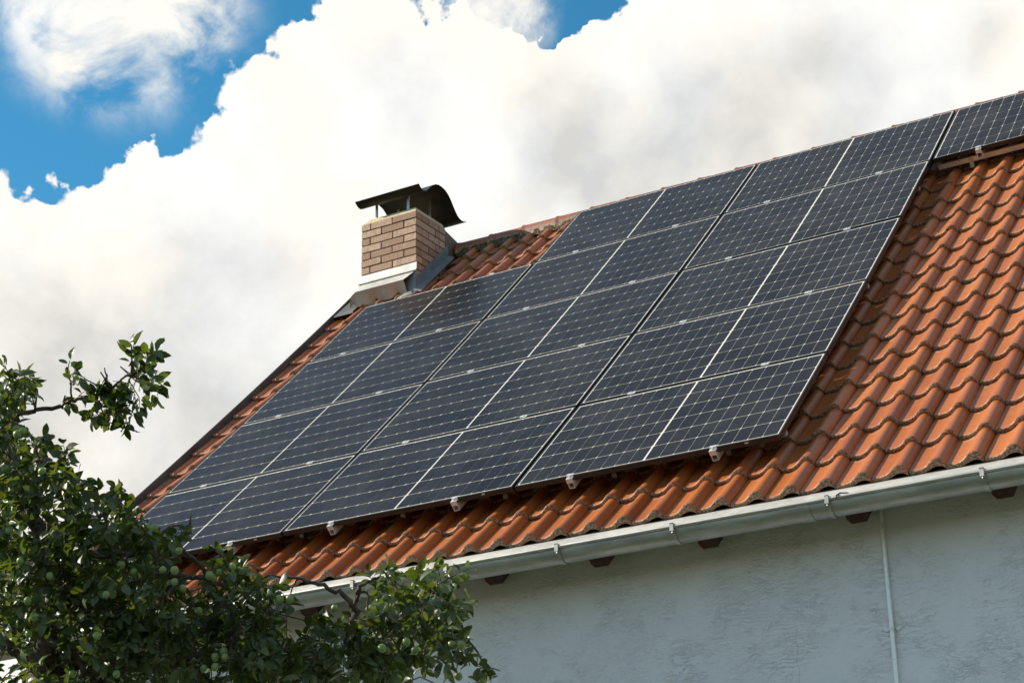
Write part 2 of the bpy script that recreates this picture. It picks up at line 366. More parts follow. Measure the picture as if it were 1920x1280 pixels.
# ------------------------------------------------------------------ object helpers
def tag(o, label=None, cat=None, group=None, kind=None):
    if label: o['label'] = label
    if cat: o['category'] = cat
    if group: o['group'] = group
    if kind: o['kind'] = kind
    return o
def link(name, data, parent=None, M=None):
    o = bpy.data.objects.new(name, data)
    COL.objects.link(o)
    if parent is not None:
        o.parent = parent
    if M is not None:
        o.matrix_basis = M
    return o
def empty(name, M=None, loc=None):
    o = bpy.data.objects.new(name, None)
    o.empty_display_size = 0.2
    COL.objects.link(o)
    if M is not None: o.matrix_basis = M
    if loc is not None: o.location = loc
    return o
def sharp(me, ang=40.0):
    me.polygons.foreach_set('use_smooth', [True] * len(me.polygons))
    me.set_sharp_from_angle(angle=math.radians(ang))
class MB:
    """collects shapes and turns them into one mesh"""
    def __init__(self):
        self.v = []; self.f = []
    def add(self, vs, fs):
        o = len(self.v)
        self.v += [tuple(p) for p in vs]
        self.f += [tuple(i + o for i in q) for q in fs]
    def hexa(self, p):                                     # 8 corners: bottom ring, then top ring
        self.add(p, [(3, 2, 1, 0), (4, 5, 6, 7), (0, 1, 5, 4), (1, 2, 6, 5), (2, 3, 7, 6), (3, 0, 4, 7)])
    def box(self, x0, x1, y0, y1, z0, z1):
        self.hexa([(x0, y0, z0), (x1, y0, z0), (x1, y1, z0), (x0, y1, z0), (x0, y0, z1), (x1, y0, z1), (x1, y1, z1), (x0, y1, z1)])
    def prism(self, prof, x0, x1):                         # closed (y, z) outline pushed along x
        k = len(prof)
        vs = [(x0, y, z) for y, z in prof] + [(x1, y, z) for y, z in prof]
        fs = [(i, (i + 1) % k, k + (i + 1) % k, k + i) for i in range(k)]
        fs += [tuple(range(k - 1, -1, -1)), tuple(range(k, 2 * k))]
        self.add(vs, fs)
    def tube(self, pts, rad, n=8, caps=True):
        pts = [Vector(p) for p in pts]
        if not hasattr(rad, '__len__'): rad = [rad] * len(pts)
        vs = []; fs = []
        side = None
        for i, p in enumerate(pts):
            t = (pts[min(i + 1, len(pts) - 1)] - pts[max(i - 1, 0)])
            t = t.normalized() if t.length > 1e-9 else Vector((0, 0, 1))
            if side is None:
                side = t.orthogonal().normalized()
            else:
                side = (side - t * side.dot(t))
                side = side.normalized() if side.length > 1e-6 else t.orthogonal().normalized()
            b = t.cross(side)
            for k in range(n):
                a = 2 * math.pi * k / n
                vs.append(p + (side * math.cos(a) + b * math.sin(a)) * rad[i])
        for i in range(len(pts) - 1):
            for k in range(n):
                fs.append((i * n + k, i * n + (k + 1) % n, (i + 1) * n + (k + 1) % n, (i + 1) * n + k))
        if caps:
            fs.append(tuple(range(n - 1, -1, -1)))
            fs.append(tuple((len(pts) - 1) * n + k for k in range(n)))
        self.add(vs, fs)
    def mesh(self, name, mat, ang=40.0):
        me = bpy.data.meshes.new(name)
        me.from_pydata(self.v, [], self.f)
        me.validate()
        bm = bmesh.new(); bm.from_mesh(me)
        bmesh.ops.recalc_face_normals(bm, faces=bm.faces)
        bm.to_mesh(me); bm.free()
        me.materials.append(mat)
        sharp(me, ang)
        return me
    def build(self, name, mat, parent=None, M=None, ang=40.0):
        return link(name, self.mesh(name, mat, ang), parent, M)
def bevel_mesh(me, w, seg=1):
    bm = bmesh.new(); bm.from_mesh(me)
    bmesh.ops.bevel(bm, geom=bm.edges[:], offset=w, segments=seg, affect='EDGES', profile=0.6)
    bm.to_mesh(me); bm.free()
    sharp(me, 35)
    return me

# ------------------------------------------------------------------ roof frame of reference
Z0 = 5.0                                  # height of the panels' lower edge above the lawn
SL = 0.7515533                            # roof pitch, 43 degrees
CS, SN = math.cos(SL), math.sin(SL)
PU, PV = 1.742, 1.15224                   # panel pitch along the eave and up the slope
SAG = 0.0321                              # the old rafters sag by three centimetres
def sag(v):
    t = v / (5 * PV)
    return -SAG * 4 * t * (1 - t)
def dsag(v):
    t = v / (5 * PV)
    return -SAG * 4 * (1 - 2 * t) / (5 * PV)
def rp(u, v, h):
    h = h + sag(v)
    return Vector((u, v * CS - h * SN, Z0 + v * SN + h * CS))
def roof_matrix(u, v, h, tilt=0.0, yaw=0.0, roll=0.0):
    a = SL + math.atan(dsag(v)) + tilt
    return Matrix.Translation(rp(u, v, h)) @ Matrix.Rotation(a, 4, 'X') @ Matrix.Rotation(yaw, 4, 'Z') @ Matrix.Rotation(roll, 4, 'Y')
D_T = -0.165                              # tile pans lie this far below the glass
TU0, TU = -2.24, 0.2035
TV0, TV = -0.114, 0.3456
V_R = 6.12                                # the ridge
RIDGE = rp(0, V_R, D_T)
WALL_Y = 0.08
U_L, U_RT = -2.30, 6.40

# ------------------------------------------------------------------ ground
g = MB()
NG = 24
xs = [-1500, -400, -120, -50, -25, -12, -6, 0, 4, 8, 12, 18, 30, 60, 150, 400, 1500]
vs = [(x, y, 0.0) for y in xs for x in xs]
fs = [(j * len(xs) + i, j * len(xs) + i + 1, (j + 1) * len(xs) + i + 1, (j + 1) * len(xs) + i) for j in range(len(xs) - 1) for i in range(len(xs) - 1)]
g.add(vs, fs)
tag(g.build('ground', M_GRASS), kind='structure')

# ------------------------------------------------------------------ house
house = empty('house', loc=(0, 0, 0))
tag(house, 'white rendered house with a red clay tile roof and brick chimney', 'house')
zr = RIDGE.z; yr = RIDGE.y
def deck_z(y):                            # underside of the roof boarding, measured plumb
    return zr - 0.10 - abs(yr - y) * SN / CS
wl = MB()
wl.prism([(WALL_Y, -0.2), (WALL_Y, deck_z(WALL_Y) - 0.005), (yr, zr - 0.105), (2 * yr - WALL_Y, deck_z(WALL_Y) - 0.005), (2 * yr - WALL_Y, -0.2)], U_L + 0.06, U_RT)
wl.build('wall', M_WALL, house)

# boarding under the tiles (both slopes)
dk = MB()
lo = rp(0, -0.40, D_T - 0.055); lo2 = rp(0, -0.40, D_T - 0.08)
nseg = 14
topl = [rp(0, -0.40 + (V_R + 0.40) * i / nseg, D_T - 0.055) for i in range(nseg + 1)]
botl = [p - Vector((0, -SN, CS)) * 0.025 for p in topl]
prof = [(p.y, p.z) for p in topl]
back = [(2 * yr - p.y, p.z) for p in reversed(topl[:-1])]
backb = [(2 * yr - p.y, p.z) for p in botl[:-1]]
prof = prof + back + backb + [(p.y, p.z) for p in reversed(botl)]
dk.prism(prof, U_L + 0.02, U_RT)
roof = dk.build('roof', M_DECK, house)

# ---- one roll-and-pan tile
PROF = [(-0.034, -0.012), (-0.026, -0.004), (-0.018, -0.012), (-0.004, -0.013), (0.0, 0.004), (0.012, 0.0015), (0.04, 0.0), (0.07, 0.0035),
        (0.092, 0.011), (0.110, 0.023), (0.126, 0.036), (0.143, 0.045), (0.158, 0.047), (0.172, 0.043), (0.184, 0.033), (0.193, 0.020), (0.1985, 0.006), (0.2005, 0.001)]
def tile_arrays(prof, lip=0.024, bead=0.0042, length=0.405):
    k = len(prof)
    rows = [(0.003, -0.75), (0.0, -0.35), (0.0015, -0.08), (0.006, 0.16), (0.018, 0.16), (0.034, 0.0), (0.19, 0.0), (length, 0.0)]
    vs = []; tv = []; tu = []
    for y, s in rows:
        for x, z in prof:
            dz = (lip * s + max(z, 0.0) * 0.5 * s) if s < 0 else bead * s / 0.16 * (0.4 + 0.6 * min(1.0, z / 0.03 if z > 0 else 0.0))
            vs.append((x, y, z + dz)); tv.append(y); tu.append(x)
    fs = []
    for r in range(len(rows) - 1):
        for i in range(k - 1):
            fs.append((r * k + i, r * k + i + 1, (r + 1) * k + i + 1, (r + 1) * k + i))
    o = len(vs)                                             # underside
    for y in (0.006, length):
        for x, z in prof:
            vs.append((x, y, z - lip - max(z, 0.0) * 0.42)); tv.append(0.0 if y < 0.1 else y); tu.append(x)
    for i in range(k - 1):
        fs.append((i + 1, i, o + i, o + i + 1))
        fs.append((o + i + 1, o + i, o + k + i, o + k + i + 1))
    R = len(rows)
    fs.append((0, *[r * k for r in range(1, R)], o + k, o))
    fs.append((k - 1, o + k - 1, o + 2 * k - 1, *[r * k + k - 1 for r in range(R - 1, 0, -1)]))
    return vs, fs, tv, tu
def tile_mesh(name, prof):
    vs, fs, tv, tu = tile_arrays(prof)
    me = bpy.data.meshes.new(name)
    me.from_pydata(vs, [], fs)
    for nm, arr in (('tv', tv), ('tu', tu)):
        a = me.attributes.new(nm, 'FLOAT', 'POINT')
        a.data.foreach_set('value', arr)
    me.materials.append(M_TILE)
    sharp(me, 50)
    return me
ME_TILE = tile_mesh('roof_tile', PROF)
VPROF = [(-0.088, -0.02), (-0.084, 0.012), (-0.074, 0.016), (-0.066, 0.006), (-0.052, -0.006), (-0.046, 0.010), (-0.036, 0.012), (-0.031, 0.0), (-0.012, -0.008)] + PROF[4:]
ME_VERGE = tile_mesh('verge_tile', VPROF)
ME_EAVE = tile_mesh('eave_tile', PROF[4:])
def tile_M(j, k):
    v = TV0 + TV * k
    if k == -1: v = -0.462
    r = random.Random(j * 131 + k * 977 + 5)
    g = r.gauss
    return roof_matrix(TU0 + TU * j + g(0, 0.0015), v + g(0, 0.003), D_T + g(0, 0.0012), -0.072 + g(0, 0.003), g(0, 0.005), g(0, 0.004))
JMAX, KMAX = 41, 17
def seen(j, k):
    if k <= 0: return j <= 35
    if j == 0: return k <= 15
    if k >= 15: return 1 <= j <= 12
    if k == 1 and j < 28: return False
    return 28 <= j <= 37 - int(k * 0.33)
def blocked(j, k):
    return (k >= 16 and j <= 3)
indiv = []; rest = []
for k in range(-1, KMAX + 1):
    for j in range(0, JMAX + 1):
        if blocked(j, k): continue
        (indiv if seen(j, k) else rest).append((j, k))
for j, k in indiv[:300]:
    o = link('roof_tile', ME_VERGE if j == 0 else ME_EAVE if k == -1 else ME_TILE, roof, tile_M(j, k))
rest += indiv[300:]
vs0, fs0, tv0, tu0 = tile_arrays(PROF)
A = np.array(vs0); av = []; af = []; at = []; au = []; ar = []
for q, (j, k) in enumerate(rest):
    M = np.array(tile_M(j, k))
    av.append(A @ M[:3, :3].T + M[:3, 3]); af += [tuple(i + q * len(vs0) for i in f) for f in fs0]
    at += tv0; au += tu0; ar += [rng.random()] * len(vs0)
me = bpy.data.meshes.new('roof_tile_field')
me.from_pydata(np.concatenate(av).tolist(), [], af)
for nm, arr in (('tv', at), ('tu', au), ('rnd', ar)):
    a = me.attributes.new(nm, 'FLOAT', 'POINT'); a.data.foreach_set('value', arr)
me.materials.append(M_TILE); sharp(me, 50)
tag(link('roof_tile', me, roof), kind='stuff')

# rear slope: one plain tiled surface nobody sees from the garden
rr = MB()
p0 = rp(0, V_R, D_T); p1 = rp(0, -0.46, D_T)
rr.add([(U_L, 2 * yr - p0.y + 0.02, p0.z - 0.02), (U_RT, 2 * yr - p0.y + 0.02, p0.z - 0.02), (U_RT, 2 * yr - p1.y, p1.z), (U_L, 2 * yr - p1.y, p1.z)], [(0, 1, 2, 3)])
rr.build('rear_slope', M_TILE, roof)

# ---- ridge tiles
def ridge_mesh():
    n = 12; L = 0.385
    rows = [(0.0, 0.016), (0.012, 0.016), (0.022, 0.010), (0.06, 0.006), (L - 0.02, -0.002), (L, -0.002)]
    vs = []; tv = []
    for x, dr in rows:
        for i in range(n + 1):
            a = math.pi * i / n
            r = 0.112 + dr * 0.55
            y = -math.cos(a) * r * 1.08
            z = math.sin(a) ** 0.72 * r * 1.25 - 0.075
            vs.append((x, y, z)); tv.append(math.sin(a))
    k = n + 1
    fs = [(r * k + i, r * k + i + 1, (r + 1) * k + i + 1, (r + 1) * k + i) for r in range(len(rows) - 1) for i in range(n)]
    o = len(vs)
    for x in (0.0, L):
        for i in range(n + 1):
            a = math.pi * i / n
            vs.append((x, -math.cos(a) * 0.10 * 1.08, math.sin(a) ** 0.72 * 0.10 * 1.25 - 0.08)); tv.append(0.2)
    fs += [(i, o + i, o + i + 1, i + 1) for i in range(n)]
    fs += [(o + i, o + k + i, o + k + i + 1, o + i + 1) for i in range(n)]
    e = (len(rows) - 1) * k
    fs += [(e + i + 1, o + k + i + 1, o + k + i, e + i) for i in range(n)]
    for s in (0, n):
        fs.append((s, *[r * k + s for r in range(1, len(rows))], o + k + s, o + s))
    me = bpy.data.meshes.new('ridge_tile'); me.from_pydata(vs, [], fs)
    bm = bmesh.new(); bm.from_mesh(me); bmesh.ops.recalc_face_normals(bm, faces=bm.faces); bm.to_mesh(me); bm.free()
    a = me.attributes.new('tv', 'FLOAT', 'POINT'); a.data.foreach_set('value', tv)
    me.materials.append(M_RIDGE); sharp(me, 45)
    return me
ME_RIDGE = ridge_mesh()
u = -1.475
while u < U_RT - 0.2:
    M = Matrix.Translation((u, yr, zr - 0.018 + rng.gauss(0, 0.002))) @ Matrix.Rotation(rng.gauss(0, 0.006), 4, 'Y') @ Matrix.Rotation(rng.gauss(0, 0.006), 4, 'Z')
    link('ridge_tile', ME_RIDGE, roof, M)
    u += 0.36
mo = MB()
steps = 160
r2 = random.Random(3)
for s in (-1, 1):
    rows = []
    for i in range(steps + 1):
        x = -1.46 + (U_RT + 1.44) * i / steps
        b = 0.012 * r2.random()
        rows.append([(x, yr + s * (0.126 + b), zr - 0.118 - 0.02 * r2.random()), (x, yr + s * (0.115 + b), zr - 0.055), (x, yr + s * 0.05, zr - 0.02), (x, yr + s * 0.05, zr - 0.12)])
    vs = [p for q in rows for p in q]
    fs = [(i * 4 + a, i * 4 + (a + 1) % 4, i * 4 + 4 + (a + 1) % 4, i * 4 + 4 + a) for i in range(steps) for a in range(4)]
    fs += [(0, 1, 2, 3), tuple(steps * 4 + a for a in (3, 2, 1, 0))]
    mo.add(vs, fs)
mo.build('ridge_mortar', M_RMORT, roof)

# ---- verge sheet on the left gable edge
vg = MB()
nv = 22
va, vb = -0.45, V_R
pts = []
for i in range(nv + 1):
    v = va + (vb - va) * i / nv
    ring = [rp(-2.360, v, -0.32), rp(-2.360, v, -0.120), rp(-2.352, v, -0.114), rp(-2.343, v, -0.120), rp(-2.338, v, -0.172), rp(-2.29, v, -0.196), rp(-2.29, v, -0.205), rp(-2.352, v, -0.19), rp(-2.352, v, -0.32)]
    pts.append(ring)
k = len(pts[0])
vg.add([p for q in pts for p in q], [(i * k + a, i * k + (a + 1) % k, (i + 1) * k + (a + 1) % k, (i + 1) * k + a) for i in range(nv) for a in range(k)] + [tuple(range(k)), tuple(nv * k + a for a in reversed(range(k)))])
vg.build('verge_sheet', M_VERGE, roof)

# ---- rafter tails
RAFT = [-2.02, -1.28, -0.5, 0.26, 0.98, 1.62, 2.33, 3.02, 3.90, 4.70, 5.45, 6.15]
for u in RAFT:
    rb = MB()
    def sec(v, h0, h1, c):
        hw = 0.062
        return [rp(u - hw + c, v, h1), rp(u + hw - c, v, h1), rp(u + hw, v, h1 + c * 1.6), rp(u + hw, v, h0), rp(u - hw, v, h0), rp(u - hw, v, h1 + c * 1.6)]
    a_ = sec(-0.40, D_T - 0.082, D_T - 0.265, 0.018); b_ = sec(0.75, D_T - 0.082, D_T - 0.265, 0.018)
    rb.add(a_ + b_, [(0, 1, 2, 3, 4, 5), (11, 10, 9, 8, 7, 6)] + [(i, i + 6, (i + 1) % 6 + 6, (i + 1) % 6) for i in range(6)])
    rb.build('rafter', M_WOOD, house)

# ---- gutter: half round zinc with a rolled bead, straps and a soldered joint
GY, GZ, GR = -0.32, Z0 - 0.547, 0.072
def arc(r, a0, a1, n, y=GY, z=GZ):
    return [(y + r * math.cos(math.radians(a0 + (a1 - a0) * i / n)), z + r * math.sin(math.radians(a0 + (a1 - a0) * i / n))) for i in range(n + 1)]
def strip(prof_out, prof_in):
    return prof_out + list(reversed(prof_in))
gt = MB()
gt.prism(strip(arc(GR, 180, 360, 22) + [(GY + GR, GZ + 0.018)], arc(GR - 0.0025, 180, 360, 22) + [(GY + GR - 0.0025, GZ + 0.018)]), -2.42, U_RT + 0.1)
bead = [(GY - GR - 0.007 + 0.0105 * math.cos(2 * math.pi * i / 12), GZ + 0.006 + 0.0105 * math.sin(2 * math.pi * i / 12)) for i in range(12)]
gt.prism(bead, -2.42, U_RT + 0.1)
gt.prism(arc(GR - 0.001, 180, 360, 22), -2.424, -2.418)
ds = MB()
dq = [(-0.150, -0.412), (-0.232, -0.450), (-0.346, -0.535), (-0.352, -0.556)]
ds.prism([(y, Z0 + z) for y, z in dq] + [(y + 0.001, Z0 + z - 0.003) for y, z in reversed(dq)], U_L, U_RT)
ds.build('drip_sheet', M_ZINCL, house)
gutter = gt.build('gutter', M_ZINC, house, ang=35)
sl = MB()
sl.prism(strip(arc(GR + 0.003, 182, 358, 20), arc(GR + 0.0005, 182, 358, 20)), 3.70, 3.775)
for dx, an in ((0.018, 212), (0.034, 222), (0.05, 212), (0.02, 244)):
    a = math.radians(an)
    sl.tube([(3.70 + dx + 0.06, GY + GR * math.cos(a), GZ + GR * math.sin(a)), (3.70 + dx + 0.06, GY + (GR + 0.004) * math.cos(a), GZ + (GR + 0.004) * math.sin(a))], 0.003, 6)
sl.build('joint_sleeve', M_ZINC, gutter)
for u in (-1.9, -1.2, -0.45, 0.2, 0.86, 1.52, 2.26, 2.98, 3.88, 4.71, 5.5):
    bk = MB()
    bk.prism(strip(arc(GR + 0.005, 186, 352, 20), arc(GR + 0.0015, 186, 352, 20)), u - 0.013, u + 0.013)
    bk.box(u - 0.011, u + 0.011, GY - GR - 0.021, GY - GR - 0.0178, GZ - 0.022, GZ + 0.024)
    bk.box(u - 0.011, u + 0.011, GY - GR - 0.021, GY - GR + 0.012, GZ + 0.0175, GZ + 0.0215)
    bk.tube([(u, GY - GR - 0.004, GZ - 0.028), (u, GY - GR - 0.010, GZ - 0.030), (u, GY - GR - 0.013, GZ - 0.031)], [0.006, 0.006, 0.002], 8)
    bk.box(u - 0.012, u + 0.012, GY + GR + 0.001, GY + GR + 0.20, GZ + 0.019, GZ + 0.023)
    bk.build('gutter_bracket', M_ZINC, gutter, ang=35)

# ---- chimney
CX0, CX1, CY0, CY1 = -2.112, -1.502, 3.84, 4.335
CZ0, CZ1 = Z0 + 3.676, Z0 + 4.190
ch = MB()
ch.box(CX0 + 0.006, CX1 - 0.006, CY0 + 0.006, CY1 - 0.006, Z0 + 3.0, CZ1 - 0.004)
chimney = ch.build('chimney', M_MORTAR, house)
def brick(x0, x1, y0, y1, z0, z1):
    b = MB(); hx, hy, hz = (x1 - x0) / 2, (y1 - y0) / 2, (z1 - z0) / 2
    b.box(-hx, hx, -hy, hy, -hz, hz)
    me = bevel_mesh(b.mesh('brick', M_BRICK), 0.003)
    r = rng.gauss
    link('brick', me, chimney, Matrix.Translation(((x0 + x1) / 2, (y0 + y1) / 2, (z0 + z1) / 2)) @ Euler((r(0, .004), r(0, .006), r(0, .006))).to_matrix().to_4x4())
NR = 10
rh = (CZ1 - CZ0) / 7.0
jt = 0.009
for row in range(NR):
    z1 = CZ1 - row * rh; z0 = z1 - rh + jt
    A_ = row % 2 == 0
    xs_ = [CX0, CX0 + 0.103, CX0 + 0.345, CX1] if A_ else [CX0, CX0 + 0.225, CX0 + 0.475, CX1]
    if row % 4 == 2: xs_ = [CX0, CX0 + 0.352, CX1] if False else [CX0, CX0 + 0.098, CX0 + 0.350, CX1]
    for face, (ya, yb) in (('f', (CY0, CY0 + 0.10)), ('b', (CY1 - 0.10, CY1))):
        for i in range(len(xs_) - 1):
            q = rng.gauss(0, 0.0012)
            brick(xs_[i] + (jt / 2 if i else 0), xs_[i + 1] - (jt / 2 if i < len(xs_) - 2 else 0), ya + q, yb + q, z0, z1)
    ys_ = [CY0 + 0.10, CY0 + 0.215, CY1 - 0.10] if A_ else [CY0 + 0.10, CY0 + 0.33, CY1 - 0.10]
    for xa, xb in ((CX1 - 0.10, CX1), (CX0, CX0 + 0.10)):
        for i in range(len(ys_) - 1):
            q = rng.gauss(0, 0.0012)
            brick(xa + q, xb + q, ys_[i] + jt / 2, ys_[i + 1] - jt / 2, z0, z1)
# crown: weathered mortar with splayed edges
cr = MB()
t1 = CZ1 + 0.002; t2 = CZ1 + 0.046
o1 = [(CX0 + .004, CY0 + .004), (CX1 - .004, CY0 + .004), (CX1 - .004, CY1 - .004), (CX0 + .004, CY1 - .004)]
o2 = [(CX0 + .085, CY0 + .022), (CX1 - .022, CY0 + .022), (CX1 - .022, CY1 - .022), (CX0 + .085, CY1 - .022)]
cr.hexa([(x, y, t1) for x, y in o1] + [(x, y, t2) for x, y in o2])
cr.build('crown', M_CROWN, chimney)
# brown clad saddle between chimney and ridge
sd = MB()
sd.hexa([(CX0 + .01, CY1 + .004, Z0 + 3.6), (CX1 - .002, CY1 + .004, Z0 + 3.6), (CX1 - .002, CY1 + .36, Z0 + 3.6), (CX0 + .01, CY1 + .36, Z0 + 3.6),
         (CX0 + .01, CY1 + .004, Z0 + 4.178), (CX1 - .002, CY1 + .004, Z0 + 4.178), (CX1 - .002, CY1 + .36, Z0 + 4.105), (CX0 + .01, CY1 + .36, Z0 + 4.105)])
sd.build('saddle', M_SADDLE, chimney)
# front flashing: cover strip, apron with a drip fold, ragged lower edge over the tile rolls
fl = MB()
fl.hexa([(CX0 - .016, CY0 - .010, Z0 + 3.600), (CX1 + .010, CY0 - .010, Z0 + 3.600), (CX1 + .010, CY0 + .0, Z0 + 3.600), (CX0 - .016, CY0 + .0, Z0 + 3.600),
         (CX0 - .016, CY0 - .006, Z0 + 3.672), (CX1 + .010, CY0 - .006, Z0 + 3.672), (CX1 + .010, CY0 + .0, Z0 + 3.672), (CX0 - .016, CY0 + .0, Z0 + 3.672)])
fl.box(CX0 - .020, CX1 + .012, CY0 - .022, CY0 - .0125, Z0 + 3.588, Z0 + 3.603)
fl.build('cover_flashing', M_ZINCL, chimney)
ap = MB()
ax0, ax1 = CX0 - 0.004, CX1 - 0.085
top = [(ax0, CY0 - .006, Z0 + 3.590), (ax1 + 0.085, CY0 - .006, Z0 + 3.590)]
YF, ZF = CY0 - 0.085, Z0 + 3.490
N = 24
vs = []; fs = []
for i in range(N + 1):
    t = i / N
    x = ax0 - 0.09 * 0 + (ax1 - ax0) * t
    xt = top[0][0] + (top[1][0] - top[0][0]) * t
    xl = (ax0 - 0.115) + (ax1 - ax0 + 0.115) * t
    wv = ((x - TU0) / TU) % 1.0
    roll_h = 0.034 * math.exp(-((wv - 0.775) / 0.16) ** 2)
    yb = YF + 0.072
    zb = (RIDGE.z - (yr - yb) * SN / CS) + 0.010 + roll_h / CS
    vs += [(xt, CY0 - .006, Z0 + 3.590), (x, YF, ZF), (x * .5 + xl * .5, YF + .016, ZF - .022), (xl, yb, min(zb, ZF - 0.03))]
for i in range(N):
    for a in range(3):
        fs.append((i * 4 + a, i * 4 + a + 1, i * 4 + 5 + a, i * 4 + 4 + a))
o = len(vs)
vs += [(x, y + 0.006, z - 0.004) for x, y, z in vs]
fs += [tuple(o + q for q in reversed(f)) for f in fs[:]]
ap.add(vs, fs)
ap.build('apron_flashing', M_ZINCL, chimney, ang=25)
# side flashing along the right face: upstand plus a flat soaker on the tiles
sf = MB()
def slope_z(y): return RIDGE.z - (yr - y) * SN / CS
y0, y1 = CY0 - 0.02, CY1 + 0.035
sf.hexa([(CX1 + .002, y0, slope_z(y0) - .02), (CX1 + .010, y0, slope_z(y0) - .02), (CX1 + .010, y1, slope_z(y1) - .02), (CX1 + .002, y1, slope_z(y1) - .02),
         (CX1 + .002, y0, slope_z(y0) + .16), (CX1 + .006, y0, slope_z(y0) + .16), (CX1 + .006, y1, slope_z(y1) + .17), (CX1 + .002, y1, slope_z(y1) + .17)])
sf.hexa([(CX1 + .004, y0 - .03, slope_z(y0 - .03) + .055), (CX1 + .085, y0 - .03, slope_z(y0 - .03) + .020), (CX1 + .075, y1, slope_z(y1) + .02), (CX1 + .004, y1, slope_z(y1) + .055),
         (CX1 + .004, y0 - .03, slope_z(y0 - .03) + .061), (CX1 + .085, y0 - .03, slope_z(y0 - .03) + .026), (CX1 + .075, y1, slope_z(y1) + .026), (CX1 + .004, y1, slope_z(y1) + .061)])
sf.box(CX1 - .10, CX1 + .008, CY0 - .010, CY0 - .003, Z0 + 3.28, Z0 + 3.597)
sf.build('side_flashing', M_LEAD, chimney)
so = MB()
M = roof_matrix(CX1 - 0.05, 5.02, D_T + 0.052)
pl = [(-0.085, -.01), (0.0, -.05), (0.075, -.02), (0.02, 0.06), (-0.05, 0.05)]
so.add([M @ Vector((x, y, 0.004 * (i % 2))) for i, (x, y) in enumerate(pl)] + [M @ Vector((x, y, -0.003)) for x, y in pl],
       [(0, 1, 2, 3, 4), (9, 8, 7, 6, 5)] + [(i, i + 5, (i + 1) % 5 + 5, (i + 1) % 5) for i in range(5)])
so.build('soaker', M_STEEL, chimney)
# left side flashing
lf = MB()
lf.hexa([(CX0 - .010, y0, slope_z(y0) - .02), (CX0 - .002, y0, slope_z(y0) - .02), (CX0 - .002, y1, slope_z(y1) - .02), (CX0 - .010, y1, slope_z(y1) - .02),
         (CX0 - .006, y0, slope_z(y0) + .24), (CX0 - .002, y0, slope_z(y0) + .24), (CX0 - .002, y1, slope_z(y1) + .235), (CX0 - .006, y1, slope_z(y1) + .235)])
q0, q1 = CY0 - .12, yr - .05
lf.hexa([(-2.345, q0, slope_z(q0) + .012), (CX0 - .004, q0, slope_z(q0) + .012), (CX0 - .004, q1, slope_z(q1) + .012), (-2.345, q1, slope_z(q1) + .012),
         (-2.345, q0, slope_z(q0) + .018), (CX0 - .004, q0, slope_z(q0) + .03), (CX0 - .004, q1, slope_z(q1) + .03), (-2.345, q1, slope_z(q1) + .018)])
lf.build('side_flashing', M_VERGE, chimney)
# cowl: bent sheet hat on four legs
CP = [(3.765, 4.412), (3.793, 4.389), (3.820, 4.376), (3.848, 4.374), (3.880, 4.386), (3.918, 4.415), (3.955, 4.452), (4.0, 4.492), (4.048, 4.520), (4.105, 4.536), (4.16, 4.536),
      (4.22, 4.524), (4.275, 4.494), (4.315, 4.458), (4.35, 4.418), (4.39, 4.375), (4.425, 4.345), (4.46, 4.328), (4.50, 4.322), (4.54, 4.328), (4.58, 4.342)]
cw = MB()
vs = []; nC = len(CP)
XC0, XC1 = -2.135, -1.42
for x in (XC0, XC1):
    for y, z in CP: vs.append((x, y, Z0 + z))
for x in (XC0, XC1):
    for i, (y, z) in enumerate(CP):
        a = CP[max(i - 1, 0)]; b = CP[min(i + 1, nC - 1)]
        ty, tz = b[0] - a[0], b[1] - a[1]; L = math.hypot(ty, tz)
        vs.append((x, y - (-tz / L) * 0.0045, Z0 + z - (ty / L) * 0.0045))
fs = []
for i in range(nC - 1):
    fs.append((i, i + 1, nC + i + 1, nC + i))
    fs.append((2 * nC + i + 1, 2 * nC + i, 3 * nC + i, 3 * nC + i + 1))
    fs.append((i + 1, i, 2 * nC + i, 2 * nC + i + 1))
    fs.append((nC + i, nC + i + 1, 3 * nC + i + 1, 3 * nC + i))
fs += [(0, nC, 3 * nC, 2 * nC), (nC - 1, 3 * nC - 1, 4 * nC - 1, 2 * nC - 1)]
cw.add(vs, fs)
cw.build('cowl', M_COWL, chimney, ang=50)
for x, y, z in ((-1.985, 3.905, 4.405), (-1.632, 3.905, 4.405), (-1.985, 4.27, 4.495), (-1.632, 4.27, 4.495)):
    lg = MB()
    lg.box(x - .011, x + .011, y - .006, y + .006, CZ1 + .01, Z0 + z)
    lg.build('cowl_leg', M_STEEL, chimney)

# ------------------------------------------------------------------ solar panels
PW, PH, PT = 1.722, 1.134, 0.035
fr = MB()
wq = 0.011
x0, x1, y0, y1 = -PW / 2, PW / 2, -PH / 2, PH / 2
for a, b, c_, d in ((x0, x1, y0, y0 + wq), (x0, x1, y1 - wq, y1)):
    fr.box(a, b, c_, d, -PT, 0.0)
for a, b in ((x0, x0 + wq), (x1 - wq, x1)):
    fr.box(a, b, y0 + wq, y1 - wq, -PT, 0.0)
ME_FRAME = bevel_mesh(fr.mesh('frame', M_FRAME), 0.0012)
bs = MB()
bs.box(x0 + wq - .001, x1 - wq + .001, y0 + wq - .001, y1 - wq + .001, -0.006, -0.0022)
ME_BACK = bs.mesh('backsheet', M_BACK)
cp, rpitch = 0.0930, 0.1825
cwid, chgt, cf = 0.0882, 0.1752, 0.0052
me = bpy.data.meshes.new('solar_cell')
hx, hy = cwid / 2, chgt / 2
oc = [(-hx + cf, -hy), (hx - cf, -hy), (hx, -hy + cf), (hx, hy - cf), (hx - cf, hy), (-hx + cf, hy), (-hx, hy - cf), (-hx, -hy + cf)]
